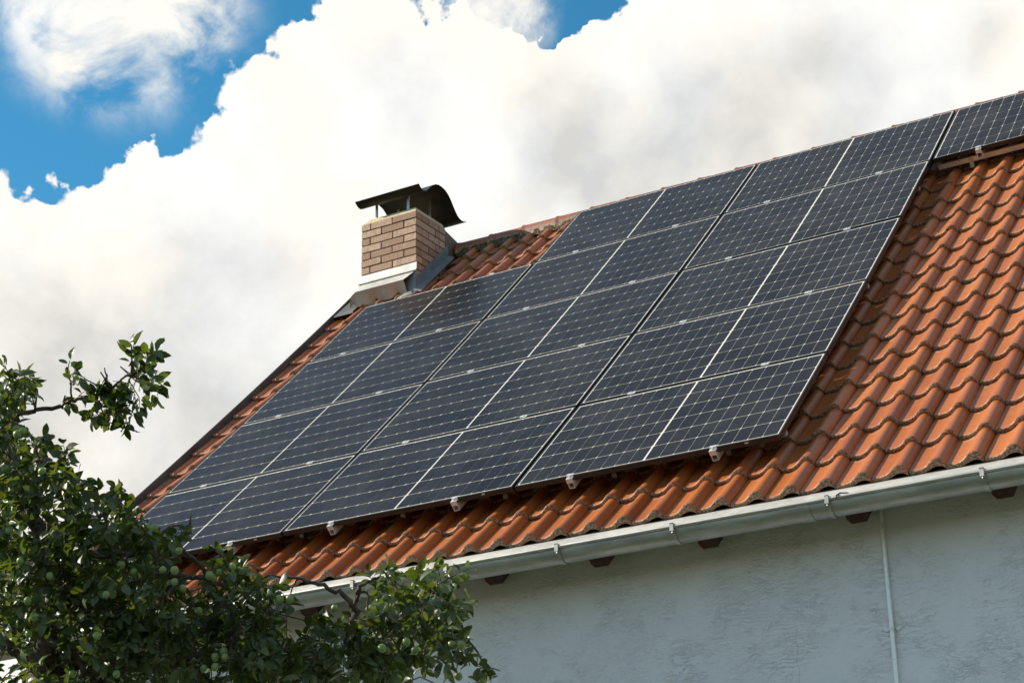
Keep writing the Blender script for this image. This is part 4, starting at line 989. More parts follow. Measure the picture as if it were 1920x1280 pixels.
# ------------------------------------------------------------------ plum tree
TWIGS = [(1.39,-3.7,3.92),(0.7,-2.93,4.34),(1.91,-2.25,3.47),(1.9,-3.1,3.29),(1.65,-3.13,3.54),(1.37,-3.73,4.59),(1.48,-2.94,3.96),(1.15,-2.61,3.74),(1.27,-2.96,4),(2.72,-2.37,3.67),(1.91,-3.06,3.61),(2.04,-2.64,3.49),(0.72,-3.01,3.87),(2.27,-1.65,3.73),(1.55,-3.16,4.16),(1.68,-2.2,3.49),(2.32,-1.64,3.79),(1.37,-3.7,4.37),(1.32,-3.86,4.42),(0.46,-2.51,3.76),(1.27,-3.55,4.59),(1.58,-3.2,3.52),(0.69,-3.06,3.48),(1.56,-3.6,3.86),(1.44,-2.05,3.51),(0.71,-2.41,3.81),(2.25,-1.75,3.73),(2.15,-2.31,3.41),(1.7,-1.98,3.61),(1.5,-2.34,3.97),(0.52,-2.74,4.02),(2.38,-2.26,3.71),(0.97,-2.28,3.82),(0.69,-2.64,3.62),(0.54,-2.51,3.79),(0.54,-2.94,3.49),(1.83,-2.54,3.45),(2.74,-2.42,3.51),(1.51,-3.23,3.89),(1.19,-3.64,4.07),(1.06,-3.51,3.58),(1.67,-2.57,3.79),(1.43,-2.85,4.09),(1.29,-2.85,3.71),(1.55,-2.05,3.85),(1.69,-2.72,3.93),(1.86,-2.65,3.79),(0.91,-2.52,4.18),(1.46,-3.77,4.28),(0.52,-2.5,3.7),(1.22,-2.95,3.43),(1.38,-2.13,3.48),(1.15,-3.14,4.2),(1.85,-3.33,3.62),(0.77,-3.26,4.4),(0.95,-3.24,3.81),(2.38,-2.86,3.52),(1.33,-3.41,3.96),(1.19,-3.58,4.44),(1.56,-3.05,3.66),(0.79,-2.67,4.31),(1,-3.12,3.63),(1.83,-2.67,3.58),(2.37,-2.04,3.82),(1.46,-3.84,4.43),(2.31,-1.91,3.59),(1.75,-3.33,4.02),(2.63,-1.85,3.41),(1.36,-3.01,3.38),(1.19,-3.65,4.27),(2.27,-2.38,3.5),(1.67,-3.07,3.31),(0.39,-2.73,3.76),(2.2,-1.77,3.74),(1.75,-2.21,3.58),(1.13,-3.59,4.56),(0.86,-2.98,3.65),(1.12,-3.38,3.69),(0.81,-3.12,4.54),(0.7,-2.47,3.92),(0.84,-3.19,4.51),(1.44,-2.99,4.06),(0.53,-3.02,4.29),(2.08,-2.87,3.34),(2.79,-2.43,3.69),(2.57,-2.66,3.47),(1.51,-3.03,3.41),(1.65,-3.31,3.96),(1.09,-2.24,3.56),(2.27,-3.03,3.62),(0.91,-2.35,3.92),(1.49,-3.13,3.81),(1.12,-2.88,3.52),(0.66,-2.35,3.67),(1.5,-2.25,4.03),(1.28,-2.18,3.54),(0.41,-2.8,3.95),(0.41,-2.97,4.44),(2.05,-1.59,3.71),(0.95,-2.94,4.14),(1.08,-3.41,3.62),(1.1,-2.75,3.98),(1.86,-2.71,3.81),(1.01,-3.44,4.3),(2.39,-2.21,3.73),(1.27,-3.05,3.38),(1.39,-3.14,3.66),(1.16,-3.57,4.68),(1.83,-1.69,3.49),(0.95,-3.33,3.83),(1.15,-2.39,3.74),(1.88,-3.19,3.39),(1.33,-2.39,3.73),(0.89,-2.48,3.88),(1.46,-3.09,3.73),(2.15,-2.04,3.52),(0.87,-2.59,4.31),(1.36,-3.05,4.19),(2.35,-2.05,3.72),(1.86,-3.19,3.55),(1.39,-3.22,3.66),(1.83,-2.66,3.77),(0.93,-2.88,3.58),(1.05,-2.74,3.71),(1.4,-2.22,3.74),(0.97,-2.79,3.45),(0.84,-2.41,3.85),(0.88,-3.03,4.01),(1.17,-2.81,4.01),(1.73,-3.16,3.73),(1.17,-3.53,4.62),(1.11,-2.11,3.73),(0.78,-3.21,3.52),(1.32,-2.07,3.8),(1.24,-2.31,3.7),(1.74,-2.94,4.02),(2.57,-2.76,3.37),(0.97,-3.09,3.98),(0.83,-3.25,3.94),(0.95,-2.62,3.82),(1.01,-3.23,4.19),(1.28,-3.62,3.76),(2.24,-2.27,3.68),(0.49,-2.49,3.75),(2.48,-2.61,3.53),(2.92,-2.33,3.38),(2.66,-2.64,3.33),(1.77,-3.13,3.62),(1.98,-2.82,3.4),(1.39,-2.65,3.58),(0.74,-2.84,3.44),(1.75,-2.95,3.59),(1.53,-2.82,3.7),(1.54,-3.45,3.6),(1.92,-2.21,3.42),(1.15,-3.16,3.91),(2.08,-2.91,3.41),(1.69,-3.46,3.71),(1.26,-3.77,4.15),(1.22,-3.04,3.91),(1.21,-3.22,3.41),(1.79,-2.04,3.64),(0.72,-3.19,3.93),(1.54,-2.88,3.87),(1.64,-3.31,3.39),(2.13,-2.83,3.35),(1.18,-3.02,3.95),(2.32,-2.74,3.53),(2.76,-2.81,3.6),(2.52,-2.2,3.71),(1.25,-2.59,3.8),(2.68,-2.44,3.69),(0.88,-2.45,4.06),(1.61,-3.38,3.41),(2.02,-1.91,3.51),(1.53,-2.92,3.5),(1.05,-2.71,3.56),(2.22,-1.78,3.91),(1.59,-2.6,3.79),(0.56,-3.07,4.87),(1.06,-3.34,3.93),(2.11,-1.71,3.74),(1.92,-2.24,3.66),(1.23,-3.38,3.64),(1.15,-3.62,4.36),(1.33,-2.71,3.44),(0.96,-3.39,4.21),(1.54,-3.31,3.46),(0.64,-3.22,4.65),(1.2,-2.97,3.82),(1.41,-3.54,3.76),(2.16,-1.93,3.89),(1.72,-2.96,3.47),(2.19,-2.1,3.76),(0.87,-2.81,3.67),(1.57,-2.57,3.73),(0.71,-2.81,4.31),(1.05,-2.5,3.92),(0.58,-2.78,4.47),(0.62,-3.05,4.37),(1.21,-2.28,3.88),(0.85,-2.55,3.91),(2.08,-1.87,3.91),(1.4,-2.45,3.76),(2.34,-2.64,3.37),(2.28,-2.12,3.45),(0.96,-3.13,4.01),(2.22,-2.06,3.67),(1.28,-2.98,3.4),(1.76,-3.32,3.89),(0.97,-3.44,3.72),(1.1,-2.3,3.59),(0.41,-2.7,3.77),(2.08,-1.83,3.97),(2.58,-2.53,3.5),(1.53,-3.59,3.94),(2.25,-3.03,3.42),(1.92,-3.05,3.32),(1.53,-2.88,3.54),(2.04,-2.71,3.55),(1.58,-2.31,3.46),(0.97,-2.78,3.54),(2.17,-1.99,3.53),(1.21,-2.41,3.72),(2.38,-2.82,3.33),(0.88,-2.96,3.69),(0.78,-3.27,4.31),(1.26,-3.42,3.8),(1.15,-3.61,3.72),(1.04,-3.46,3.71),(0.61,-2.93,3.79),(2.83,-2.63,3.6),(1.85,-2.82,3.4),(2.41,-2.83,3.5),(1.7,-3.18,3.66),(0.9,-3.24,4.33),(1.15,-3.15,3.64),(1.64,-1.98,3.5),(1.69,-2.75,3.5),(2.74,-2.32,3.56),(0.96,-3.51,4.41),(0.98,-2.5,3.69),(2.23,-2.45,3.44),(0.67,-2.9,4.14),(0.62,-2.8,3.76),(0.89,-2.6,4.13),(1.26,-3.15,3.77),(0.88,-3.17,3.37),(0.35,-2.69,3.52),(1.31,-2.3,3.53),(1.07,-3.38,4.77),(2.97,-2.47,3.35),(1.16,-3.21,3.38),(0.51,-2.41,3.58),(0.78,-3.18,4.73),(1.16,-2.65,4.06),(1.32,-3.51,4.25),(1.4,-3.51,4),(0.78,-2.47,3.59),(1.44,-2.78,3.63),(1.34,-3.3,4.04),(1.46,-3.29,4.05),(0.95,-2.11,3.54),(1.71,-3.25,3.4),(0.82,-2.71,4.36),(1.59,-3.39,3.86),(1,-3.32,4.74),(2.12,-2.2,3.66),(1.22,-3.08,3.59),(1.1,-3.09,4.32),(0.87,-3.37,4.06),(0.79,-3.01,4.6),(0.74,-3.19,4),(2.18,-3.01,3.66),(2.89,-2.66,3.61),(1.45,-3.57,4.09),(2.23,-2.81,3.46),(2.21,-2.86,3.62),(1.24,-2.33,3.55),(1.95,-3.3,3.88),(0.49,-3.03,4.84),(2.88,-2.59,3.38),(1.7,-2.32,3.52),(1.39,-3.07,4.04),(1.75,-3.27,3.75),(1.89,-2.36,3.44),(1.35,-2.97,4.16),(1.75,-2.37,3.64),(1.2,-3.02,3.79),(1.67,-3,3.5),(1.45,-2.96,3.35),(2.47,-2.09,3.62),(2.06,-2,3.81),(1.53,-2.38,3.75),(1.64,-2.41,3.45),(1.06,-2.43,3.8),(1.59,-3.54,4.22),(1.06,-2.41,3.71),(2.01,-3.13,3.36),(0.89,-3.24,4.01),(1.76,-2.4,3.38),(2.09,-2.49,3.33),(2.1,-2.88,3.53),(1.01,-2.36,3.51),(2.37,-1.75,3.91),(1.05,-2.94,3.95),(1.26,-2.51,3.43),(0.64,-3.04,4.35),(1.85,-3.37,3.65),(1.26,-2.7,3.64),(1.7,-2.4,3.66),(0.93,-3.36,3.67),(1.93,-2.45,3.41),(0.98,-2.43,4.12),(1.93,-2.78,3.37),(1.81,-3.03,3.69),(1.35,-2.78,3.56),(1.52,-3.49,4.17),(1.11,-3.17,3.59),(0.97,-2.98,4.4),(1.1,-2.85,3.46),(1.65,-3.44,4.02),(1.24,-3.13,3.55),(1.28,-3.6,4.26),(1.22,-3.29,3.72),(1.27,-2.34,3.59),(2.81,-2.48,3.44),(1.36,-3.01,3.56),(0.68,-2.76,3.59),(1.3,-3.72,4.45),(0.81,-3.23,4.44),(2.14,-2.78,3.69),(2.62,-2.4,3.61),(0.68,-3,3.64),(1.37,-3.76,4.3),(2.94,-2.55,3.57),(2.14,-2.11,3.65),(2.07,-2.9,3.37),(0.9,-2.5,4.21),(0.86,-2.89,3.87),(1.65,-3.15,3.44),(1.39,-2.27,3.82),(1.25,-3.42,4.34),(0.42,-2.84,3.48),(0.43,-2.64,3.96),(1.66,-3.56,3.85),(0.43,-2.83,3.83),(1.67,-1.89,3.72),(2.6,-2.37,3.67),(1.79,-1.75,3.63),(1.12,-3.14,4.42),(1.26,-3.48,3.72),(1.96,-3,3.31),(1.22,-3.61,4.07),(2.23,-1.78,3.65),(1.08,-3.34,4.34),(0.98,-2.46,4.16),(1.2,-3.06,3.83),(1.18,-3.27,3.51),(1.24,-3.44,3.97),(0.95,-3.09,4.12),(1.43,-3.69,4.06),(1.57,-2.56,3.59),(0.67,-2.73,3.47),(1.24,-3.17,3.7),(1.1,-2.28,3.91),(2.19,-2.92,3.53),(1.56,-2.53,3.63),(1.26,-3.37,3.58),(1.61,-2.23,3.92),(1.47,-2.2,3.65),(0.66,-3.13,4.7),(1.3,-3.59,4.23),(1.28,-3.3,3.78),(1.6,-3.23,4),(0.59,-2.99,4.12),(2.44,-1.96,3.72),(0.95,-2.45,3.8),(1.16,-3.5,4.26),(1.31,-2.62,3.52),(1.99,-2.54,3.35),(1.89,-2.78,3.45),(1.83,-2.24,3.61),(0.7,-2.5,3.92),(2.5,-2.32,3.49),(1.69,-2.33,3.59),(1.27,-2.65,3.79),(1.81,-3.52,3.96),(2.31,-2.19,3.38),(0.97,-2.52,4.23),(2.49,-2.59,3.38),(1.16,-2.8,3.41),(1.73,-3.15,3.4),(2.67,-2.35,3.47),(2.45,-2.48,3.55),(2.57,-2.55,3.46),(1.39,-3.47,3.29),(1.5,-3.45,3.7),(1.02,-2.7,3.75),(1.16,-3.54,4),(0.89,-3.26,3.36),(1.09,-3.26,4.31),(0.74,-2.45,3.55),(1.48,-2.03,3.98),(2.15,-2.64,3.4),(2.67,-2.67,3.36),(0.37,-2.87,3.88),(1.63,-2.87,3.75),(1.46,-3.24,3.85),(0.94,-2.92,3.51),(1.11,-3,3.63),(2.9,-2.57,3.41),(1.21,-2.36,3.72),(1.44,-2.72,3.67),(1.3,-2.39,3.44),(2.66,-2.61,3.59),(1.63,-3.49,3.83),(1.33,-3.23,3.71),(0.97,-2.82,4.33),(1.69,-2.99,3.72),(2.96,-2.63,3.55),(1.74,-2.68,3.58),(1.73,-2.62,3.52),(2.29,-1.94,3.91),(2.63,-2.67,3.56),(0.85,-3.04,3.77),(1.95,-3.41,3.88),(1.17,-2.79,3.61),(0.61,-3,4.54),(2.56,-2.44,3.49),(1.07,-2.55,3.9),(0.99,-2.85,3.52),(1.04,-2.62,3.58),(1.77,-3.26,3.88),(2.41,-2.23,3.36),(0.77,-3.21,4.34),(1.65,-3.44,3.88),(1.77,-2.72,3.74),(1.62,-2.45,3.6),(2.77,-2.37,3.49),(2.04,-2.54,3.37),(1.02,-3.39,4.32),(1.56,-3.24,3.65),(1.34,-3.61,3.87),(1.79,-2.4,3.71),(1.23,-3.45,3.9),(0.83,-2.48,4.13),(0.66,-3.03,4.01),(2.79,-2.61,3.53),(0.55,-2.56,3.78),(2.37,-1.7,3.83),(1.36,-2.33,3.72),(1.54,-2.32,3.56),(2.21,-2,3.71),(2.2,-2.53,3.55),(1.37,-2.96,3.79),(1.46,-3.55,3.68),(1.36,-2.92,3.41),(1.05,-2.75,3.58),(1.99,-2.81,3.31),(1.08,-2.95,3.46),(1.84,-2.45,3.57),(1.1,-2.24,3.6),(1.43,-2.66,4.13),(1.83,-3.13,3.29),(2.45,-2.13,3.83),(1.31,-2.23,3.86),(0.56,-2.55,3.57),(1.42,-2.57,3.79),(1.4,-2.42,3.45),(2.52,-2.37,3.78),(2.55,-2.33,3.6),(0.73,-2.77,4.23),(1.65,-3.64,4.18),(2.91,-2.27,3.32),(1.6,-3.06,3.38),(1.21,-3.41,4.4),(1.68,-2.88,3.37),(1.63,-2.93,3.4),(1.72,-2.33,3.78),(0.96,-3.14,4.44),(1.49,-2.16,3.98),(1.56,-3.66,4.15),(2.47,-2.09,3.86),(2.35,-2.75,3.43),(0.59,-2.88,4.08),(1.82,-1.92,3.49),(1.89,-3.23,3.66),(1.15,-3.62,3.8),(1.39,-3.15,3.86),(1.74,-3.17,3.89),(0.67,-2.97,4),(0.69,-2.36,3.73),(2.47,-2.31,3.37),(0.49,-2.92,3.66),(1.01,-3.15,4.02),(0.51,-2.9,3.59),(1.2,-2.34,3.76),(1.34,-3.14,3.93),(0.43,-2.88,3.73),(2,-2.39,3.53),(1.16,-3.01,4.2),(1.08,-2.76,3.95),(0.54,-2.9,4.69),(2.24,-2.04,3.65),(2.21,-2.6,3.41),(1.43,-3.3,3.56),(2,-1.69,3.64),(0.65,-3.11,3.63),(1.12,-3.44,3.96),(1.94,-1.86,3.68),(1.26,-3.45,4.21),(0.9,-3.23,4.74),(2.43,-1.73,3.83),(2.17,-2.39,3.56),(1.82,-2.02,3.54),(0.55,-3.06,4.66),(2.55,-2.04,3.66),(1.55,-3.01,3.87),(2.08,-2.81,3.33),(1.87,-2.55,3.44),(1.07,-2.64,3.48),(0.52,-3.08,4.73),(1,-2.97,3.91),(1.07,-3.09,3.41),(1.77,-3.02,3.62),(2.3,-2.64,3.52),(1.28,-3.69,4.04),(1.67,-3.45,4.03),(1.02,-3.34,4.29),(0.8,-3.13,4.61),(1.47,-1.94,3.7),(0.64,-2.92,4.62),(1.16,-3.43,4.1),(1.32,-3.14,3.82),(1.68,-2.59,3.76),(1.2,-2.93,4.14),(2.35,-2.39,3.53),(0.87,-2.59,4.11),(1.44,-3.21,3.53),(1.91,-3.32,3.69),(1.32,-2.88,3.44),(1.99,-1.61,3.64),(0.76,-2.6,3.53),(1.15,-2.17,3.55),(1.35,-3.07,3.72),(2.19,-2.05,3.64),(1.14,-2.75,3.67),(2.39,-1.99,3.56),(2.05,-2.8,3.69),(1.14,-3.67,4.39),(2.53,-2.76,3.25),(0.44,-2.51,3.63),(1.15,-3.2,4.34),(1.39,-3.77,4.53),(0.76,-2.96,4),(1.05,-2.63,3.76),(1.18,-3.16,3.79),(2.69,-2.65,3.51),(0.89,-3.07,3.9),(1.34,-3.01,4.22),(1.19,-2.7,3.97),(2.21,-2.7,3.42),(1.63,-3.11,3.78),(1.92,-1.89,3.51),(1.26,-3.6,3.95),(2.66,-2.03,3.52),(2.17,-2.97,3.56),(1.01,-3.31,4.26),(1.55,-3.22,3.76),(1.91,-2.93,3.81),(1.92,-2.9,3.85),(0.6,-2.86,3.84),(1.67,-3.22,3.6),(0.82,-2.78,4.18),(1.9,-1.76,3.64),(1.56,-2.41,3.47),(1.95,-2.9,3.29),(1.25,-2.27,3.75),(1.8,-2.07,3.61),(0.89,-2.51,3.59),(1.24,-3.31,3.99),(1.17,-2.48,3.78),(1.05,-3.43,3.6),(0.85,-3.21,4.84),(2.81,-2.48,3.73),(1.41,-3.45,3.38),(2.49,-2.57,3.56),(2.4,-2.58,3.38),(2.16,-2.84,3.56),(2.39,-2.36,3.51),(0.45,-2.91,4.26),(0.65,-3.19,4.43),(0.75,-2.65,4.1),(0.99,-2.81,4.06),(0.68,-2.93,3.74),(2.12,-2.48,3.33),(0.43,-2.68,3.98),(0.94,-2.9,3.61),(2.07,-2.46,3.45),(2.49,-2.6,3.34),(1.19,-2.4,3.68),(1.33,-2.64,3.48),(0.62,-2.7,3.63),(0.94,-3.4,4.35),(1.08,-2.66,3.84),(2.18,-2.9,3.36),(0.63,-2.78,3.65),(1.4,-3.84,4.55),(0.67,-2.3,3.57),(1.87,-3.24,3.61),(2.26,-3.08,3.67),(1.57,-2.56,3.7),(1.54,-2.48,3.58),(1.61,-3.06,3.65),(1.65,-3.23,3.37),(0.97,-2.95,3.76),(1.94,-3.04,3.35),(1.04,-2.2,3.63),(1.33,-3.42,3.63),(1.3,-3.7,3.98),(0.92,-3.33,4.15),(1.35,-3.26,4.04),(1.04,-2.95,3.49),(1.26,-2.1,3.77),(1.11,-3.18,4.14),(1.34,-3.78,4.36),(1.3,-2.85,3.93),(1.3,-2.52,3.49),(1.11,-3.58,3.92),(2.36,-1.99,3.89),(0.44,-2.97,4.39),(1.25,-3.75,4.38),(0.36,-2.61,3.79),(1.19,-3.31,3.68),(1,-3.05,4.36),(1.07,-3.05,4.13),(1.22,-3.55,4.11),(1.02,-3.22,3.87),(1.04,-2.49,4.25),(0.68,-3.12,4.81),(0.73,-2.87,3.83),(2.22,-2.43,3.33),(1.57,-3.2,3.76),(0.45,-2.74,4.23),(2.52,-2.73,3.52),(1.6,-2.94,3.77),(0.72,-3.3,4.8),(1.23,-3.09,4.07),(1.4,-3.31,3.97),(1.99,-2.93,3.66),(2.26,-2.08,3.91),(1.18,-2.78,4.2),(2.74,-2.21,3.51),(1.65,-2.92,3.67),(0.79,-3.22,4.42),(1.45,-3.13,3.51),(0.48,-2.84,3.79),(2.05,-2.99,3.27),(1.11,-3.34,4.26),(1.74,-3,3.49),(1.41,-2.79,3.95),(0.97,-3.08,3.89),(1.38,-3.43,3.82),(2.1,-3.06,3.79),(1.46,-3.61,3.78),(0.78,-3.19,3.54),(1.3,-3.55,3.79),(1.29,-3.1,3.39),(1.36,-3.03,3.79),(0.53,-2.94,3.83),(1.03,-2.97,3.5),(2.04,-2.89,3.58),(1.36,-2.94,3.9),(1.75,-3.58,3.99),(1.19,-3.25,3.64),(2.38,-1.91,3.72),(2.33,-2.63,3.35),(1.04,-3.23,4.23),(0.73,-3.09,3.75),(0.71,-2.99,3.97),(0.69,-2.82,3.92),(1.63,-2.73,3.45),(1.62,-2.74,3.51),(0.96,-2.62,4.15),(0.64,-2.92,4.45),(1.04,-2.85,3.95),(1.23,-3.3,3.79),(1.41,-3.51,3.63),(1.21,-3.15,4.25),(2.83,-2.28,3.42),(1.64,-3.34,3.47),(0.54,-2.98,4.76),(1.31,-2.52,3.9),(0.6,-2.41,3.6),(2.3,-2.17,3.36),(2.1,-1.78,3.69),(0.95,-3.39,3.38),(0.87,-3.03,3.84),(1.38,-2.89,3.39),(2.4,-2.17,3.81),(1.66,-2.04,3.57),(2.42,-2.71,3.41),(1.35,-3.23,3.34),(0.94,-3.4,4.1),(1.54,-3.06,4.07),(0.99,-2.36,4.12),(1.4,-3.92,4.47),(1.41,-2.43,3.67),(1.73,-3.39,3.77),(1.09,-2.45,4.19),(1.8,-2.35,3.52),(2.08,-2.06,3.44),(1.73,-2.63,3.91),(2.53,-2.79,3.3),(1.32,-3.59,3.54),(1.19,-2.92,3.82),(1.51,-2.03,3.84),(0.93,-3.42,4.43),(2.67,-2.37,3.44),(0.81,-3.04,4.53),(1.73,-3.07,3.45),(0.9,-3.18,4.54),(1.59,-3.16,3.66),(2.07,-2.95,3.59),(1.57,-2.58,3.39),(0.79,-2.87,4),(1.45,-3.02,4.16),(1.21,-2.98,3.73),(1.67,-2.64,3.38)]
SPRIG = [(1.63,-3.25,4.84),(1.6,-3.23,4.8),(1.74,-3.23,4.81),(1.6,-3.09,4.84),(1.62,-3.15,4.76),(1.59,-3.17,4.74),(1.58,-3.21,4.73),(1.62,-3.22,4.68),(1.55,-3.23,4.67),(1.53,-3.18,4.65),(1.5,-3.21,4.65),(1.39,-3.12,4.67),(1.43,-3.22,4.64),(1.5,-3.25,4.57),(1.56,-3.25,4.55),(1.58,-3.21,4.54),(1.57,-3.19,4.62),(1.55,-3.1,4.69),(1.57,-3.07,4.73),(1.7,-3.18,4.7),(1.63,-3.08,4.76),(1.48,-3.25,4.7),(1.45,-3.25,4.73),(1.41,-3.22,4.6),(1.62,-3.23,4.57),(1.68,-3.25,4.69),(1.49,-3.14,4.63),(1.44,-3.15,4.61),(1.5,-3.27,4.73)]
SHOOTS = [(1.3,-3.32,4.82),(1.3,-3.31,4.78),(1.37,-3.35,4.73),(1.41,-3.36,4.7),(1.35,-3.29,4.68),(1.14,-3.44,4.78),(1.2,-3.46,4.72),(1.16,-3.51,4.71),(1.09,-3.46,4.7),(1.33,-3.37,4.63),(1.15,-3.37,4.68),(1.13,-3.41,4.7)]
FRUIT = [(1.33,-3.34,4.61),(1.55,-3.86,4.32),(1.64,-3.91,4.28),(1.63,-3.93,4.26),(1.53,-3.76,3.76),(1.35,-3.54,3.82),(1.54,-3.59,3.73),(1.43,-3.57,3.86),(1.47,-3.64,3.62),(1.35,-3.48,3.69),(1.4,-3.51,3.54),(1.35,-3.5,3.52),(1.47,-3.59,3.56),(1.78,-3.41,3.78),(2.05,-3.51,3.88),(1.79,-3.27,3.98),(1.79,-3.41,3.93),(1.87,-3.44,3.92),(1.8,-3.35,3.76),(2.11,-3.44,3.7),(2,-3.39,3.73),(2.06,-3.38,3.67),(1.91,-3.15,3.71),(1.87,-3.59,3.6),(1.76,-3.43,3.65),(1.59,-3.22,3.48),(1.65,-3.22,3.46),(1.56,-3.3,3.45),(1.71,-3.46,3.47),(1.77,-3.39,3.31),(1.46,-3.33,3.36),(1.15,-3.46,4.66),(1.39,-3.75,4.2),(2.1,-3.14,3.34),(2.03,-3,3.44),(2.08,-3.05,3.4),(1.92,-3,3.38),(2.02,-3.04,3.79),(2.15,-3.26,3.71),(1.99,-3.04,3.77),(2.35,-3.35,3.7),(1.94,-3.07,3.62),(1.74,-3.88,4.09),(1.4,-3.71,3.93),(2.06,-3.36,3.81),(1.99,-3.01,3.42),(2.41,-3.1,3.6),(2.47,-3.11,3.59),(2.48,-2.8,3.61),(2.74,-2.78,3.62),(2.71,-2.68,3.61),(2.75,-2.78,3.57),(2.81,-2.91,3.37),(2.64,-2.63,3.43),(2.86,-2.8,3.41),(2.96,-2.6,3.42),(3.11,-2.76,3.37),(2.87,-2.75,3.38),(2.91,-2.47,3.31),(2.47,-2.74,3.44)]
BRANCHES = [('trunk',[(0.92,-2.96,3.43,0.075),(1,-3.02,3.67,0.055),(1.04,-3.1,3.91,0.045),(1.05,-3.18,4.09,0.036),(1.01,-3.27,4.26,0.028),(1.01,-3.35,4.42,0.022),(1.05,-3.39,4.56,0.018),(1.07,-3.4,4.61,0.016)]),
  ('branch',[(1.07,-3.4,4.61,0.013),(1.16,-3.36,4.63,0.01),(1.25,-3.31,4.64,0.0095),(1.31,-3.29,4.67,0.009),(1.37,-3.25,4.67,0.008),(1.45,-3.24,4.69,0.007),(1.51,-3.23,4.72,0.006),(1.57,-3.21,4.76,0.005),(1.65,-3.19,4.79,0.004),(1.7,-3.2,4.87,0.003)]),
  ('branch',[(1.31,-3.29,4.67,0.005),(1.32,-3.32,4.75,0.004),(1.32,-3.35,4.81,0.0025)]),
  ('branch',[(1.47,-3.23,4.7,0.005),(1.48,-3.25,4.76,0.004),(1.48,-3.27,4.8,0.0025)]),
  ('branch',[(1.59,-3.2,4.76,0.005),(1.61,-3.23,4.85,0.004),(1.62,-3.25,4.9,0.0025)]),
  ('branch',[(1.05,-3.39,4.56,0.012),(1.06,-3.42,4.63,0.01),(1.12,-3.42,4.71,0.007),(1.15,-3.43,4.77,0.004)]),
  ('branch',[(1.05,-3.18,4.09,0.022),(1.13,-3.14,4.13,0.018),(1.29,-3.16,4.09,0.014),(1.41,-3.12,4.15,0.01),(1.47,-3.1,4.19,0.006),(1.5,-3.1,4.23,0.003)]),
  ('branch',[(1.01,-3.27,4.26,0.014),(1.1,-3.29,4.41,0.011),(1.14,-3.26,4.4,0.009),(1.22,-3.22,4.4,0.006),(1.27,-3.21,4.45,0.003)]),
  ('branch',[(1.04,-3.1,3.91,0.03),(1.14,-3.06,3.96,0.024),(1.31,-3.09,3.97,0.018),(1.52,-3.08,3.94,0.014),(1.63,-3.04,3.99,0.01),(1.73,-3.01,4.06,0.006),(1.79,-2.96,4.02,0.003)]),
  ('branch',[(1,-3.02,3.67,0.032),(1.33,-3,3.78,0.024),(1.56,-3.01,3.83,0.018),(1.75,-3.01,3.82,0.013),(1.89,-2.92,3.79,0.01),(2.01,-2.8,3.7,0.007),(2.11,-2.73,3.65,0.004)]),
  ('branch',[(1.61,-3.07,4.03,0.008),(1.63,-3.01,3.93,0.007),(1.63,-2.97,3.84,0.006)]),
  ('branch',[(1.72,-2.98,3.98,0.008),(1.84,-2.99,3.88,0.009),(1.89,-2.92,3.8,0.01)]),
  ('branch',[(0.92,-2.96,3.43,0.05),(1.37,-2.84,3.48,0.04),(1.8,-2.71,3.5,0.032),(2.1,-2.55,3.51,0.026),(2.27,-2.45,3.52,0.022),(2.33,-2.46,3.62,0.017),(2.35,-2.47,3.69,0.014),(2.33,-2.52,3.75,0.011),(2.24,-2.59,3.79,0.009),(2.16,-2.65,3.82,0.007),(2.05,-2.72,3.84,0.004)]),
  ('branch',[(2.16,-2.65,3.82,0.004),(2.12,-2.65,3.76,0.003),(2.1,-2.64,3.72,0.002)]),
  ('branch',[(2.35,-2.47,3.69,0.009),(2.38,-2.49,3.76,0.009),(2.43,-2.48,3.8,0.008),(2.48,-2.46,3.82,0.006)]),
  ('branch',[(2.37,-2.48,3.72,0.007),(2.39,-2.48,3.76,0.007),(2.42,-2.46,3.75,0.005),(2.4,-2.44,3.67,0.004)]),
  ('branch',[(2.27,-2.45,3.52,0.018),(2.45,-2.37,3.58,0.015),(2.6,-2.33,3.68,0.011),(2.69,-2.31,3.76,0.008),(2.74,-2.29,3.78,0.004)]),
  ('branch',[(2.45,-2.37,3.58,0.013),(2.61,-2.27,3.57,0.01),(2.71,-2.22,3.59,0.008),(2.76,-2.18,3.56,0.006),(2.8,-2.11,3.47,0.004),(2.82,-2.06,3.39,0.003)]),
  ('branch',[(2.72,-2.2,3.57,0.005),(2.7,-2.17,3.48,0.004),(2.66,-2.17,3.4,0.003),(2.62,-2.16,3.35,0.002)]),
  ('branch',[(1.04,-3.1,3.91,0.02),(0.9,-3.05,3.89,0.017),(0.83,-3.11,3.93,0.014),(0.76,-3.2,4.03,0.01)]),
  ('branch',[(1,-3.02,3.67,0.02),(1.21,-3.07,3.51,0.017),(1.29,-2.97,3.4,0.014)]),
  ('branch',[(0.92,-2.96,3.43,0.03),(0.86,-3.04,3.55,0.022),(0.8,-3.12,3.63,0.016),(0.75,-3.2,3.75,0.01)]),
  ('branch',[(1.8,-2.71,3.5,0.018),(1.93,-2.8,3.59,0.014),(1.93,-2.85,3.7,0.01),(1.98,-2.86,3.79,0.006)])]
tree = empty('plum_tree', loc=(0.72, -2.75, 0.0))
tag(tree, 'leafy plum tree with green fruit in front of the left roof corner', 'tree')
TB = Matrix.Translation((-0.72, 2.75, 0.0))
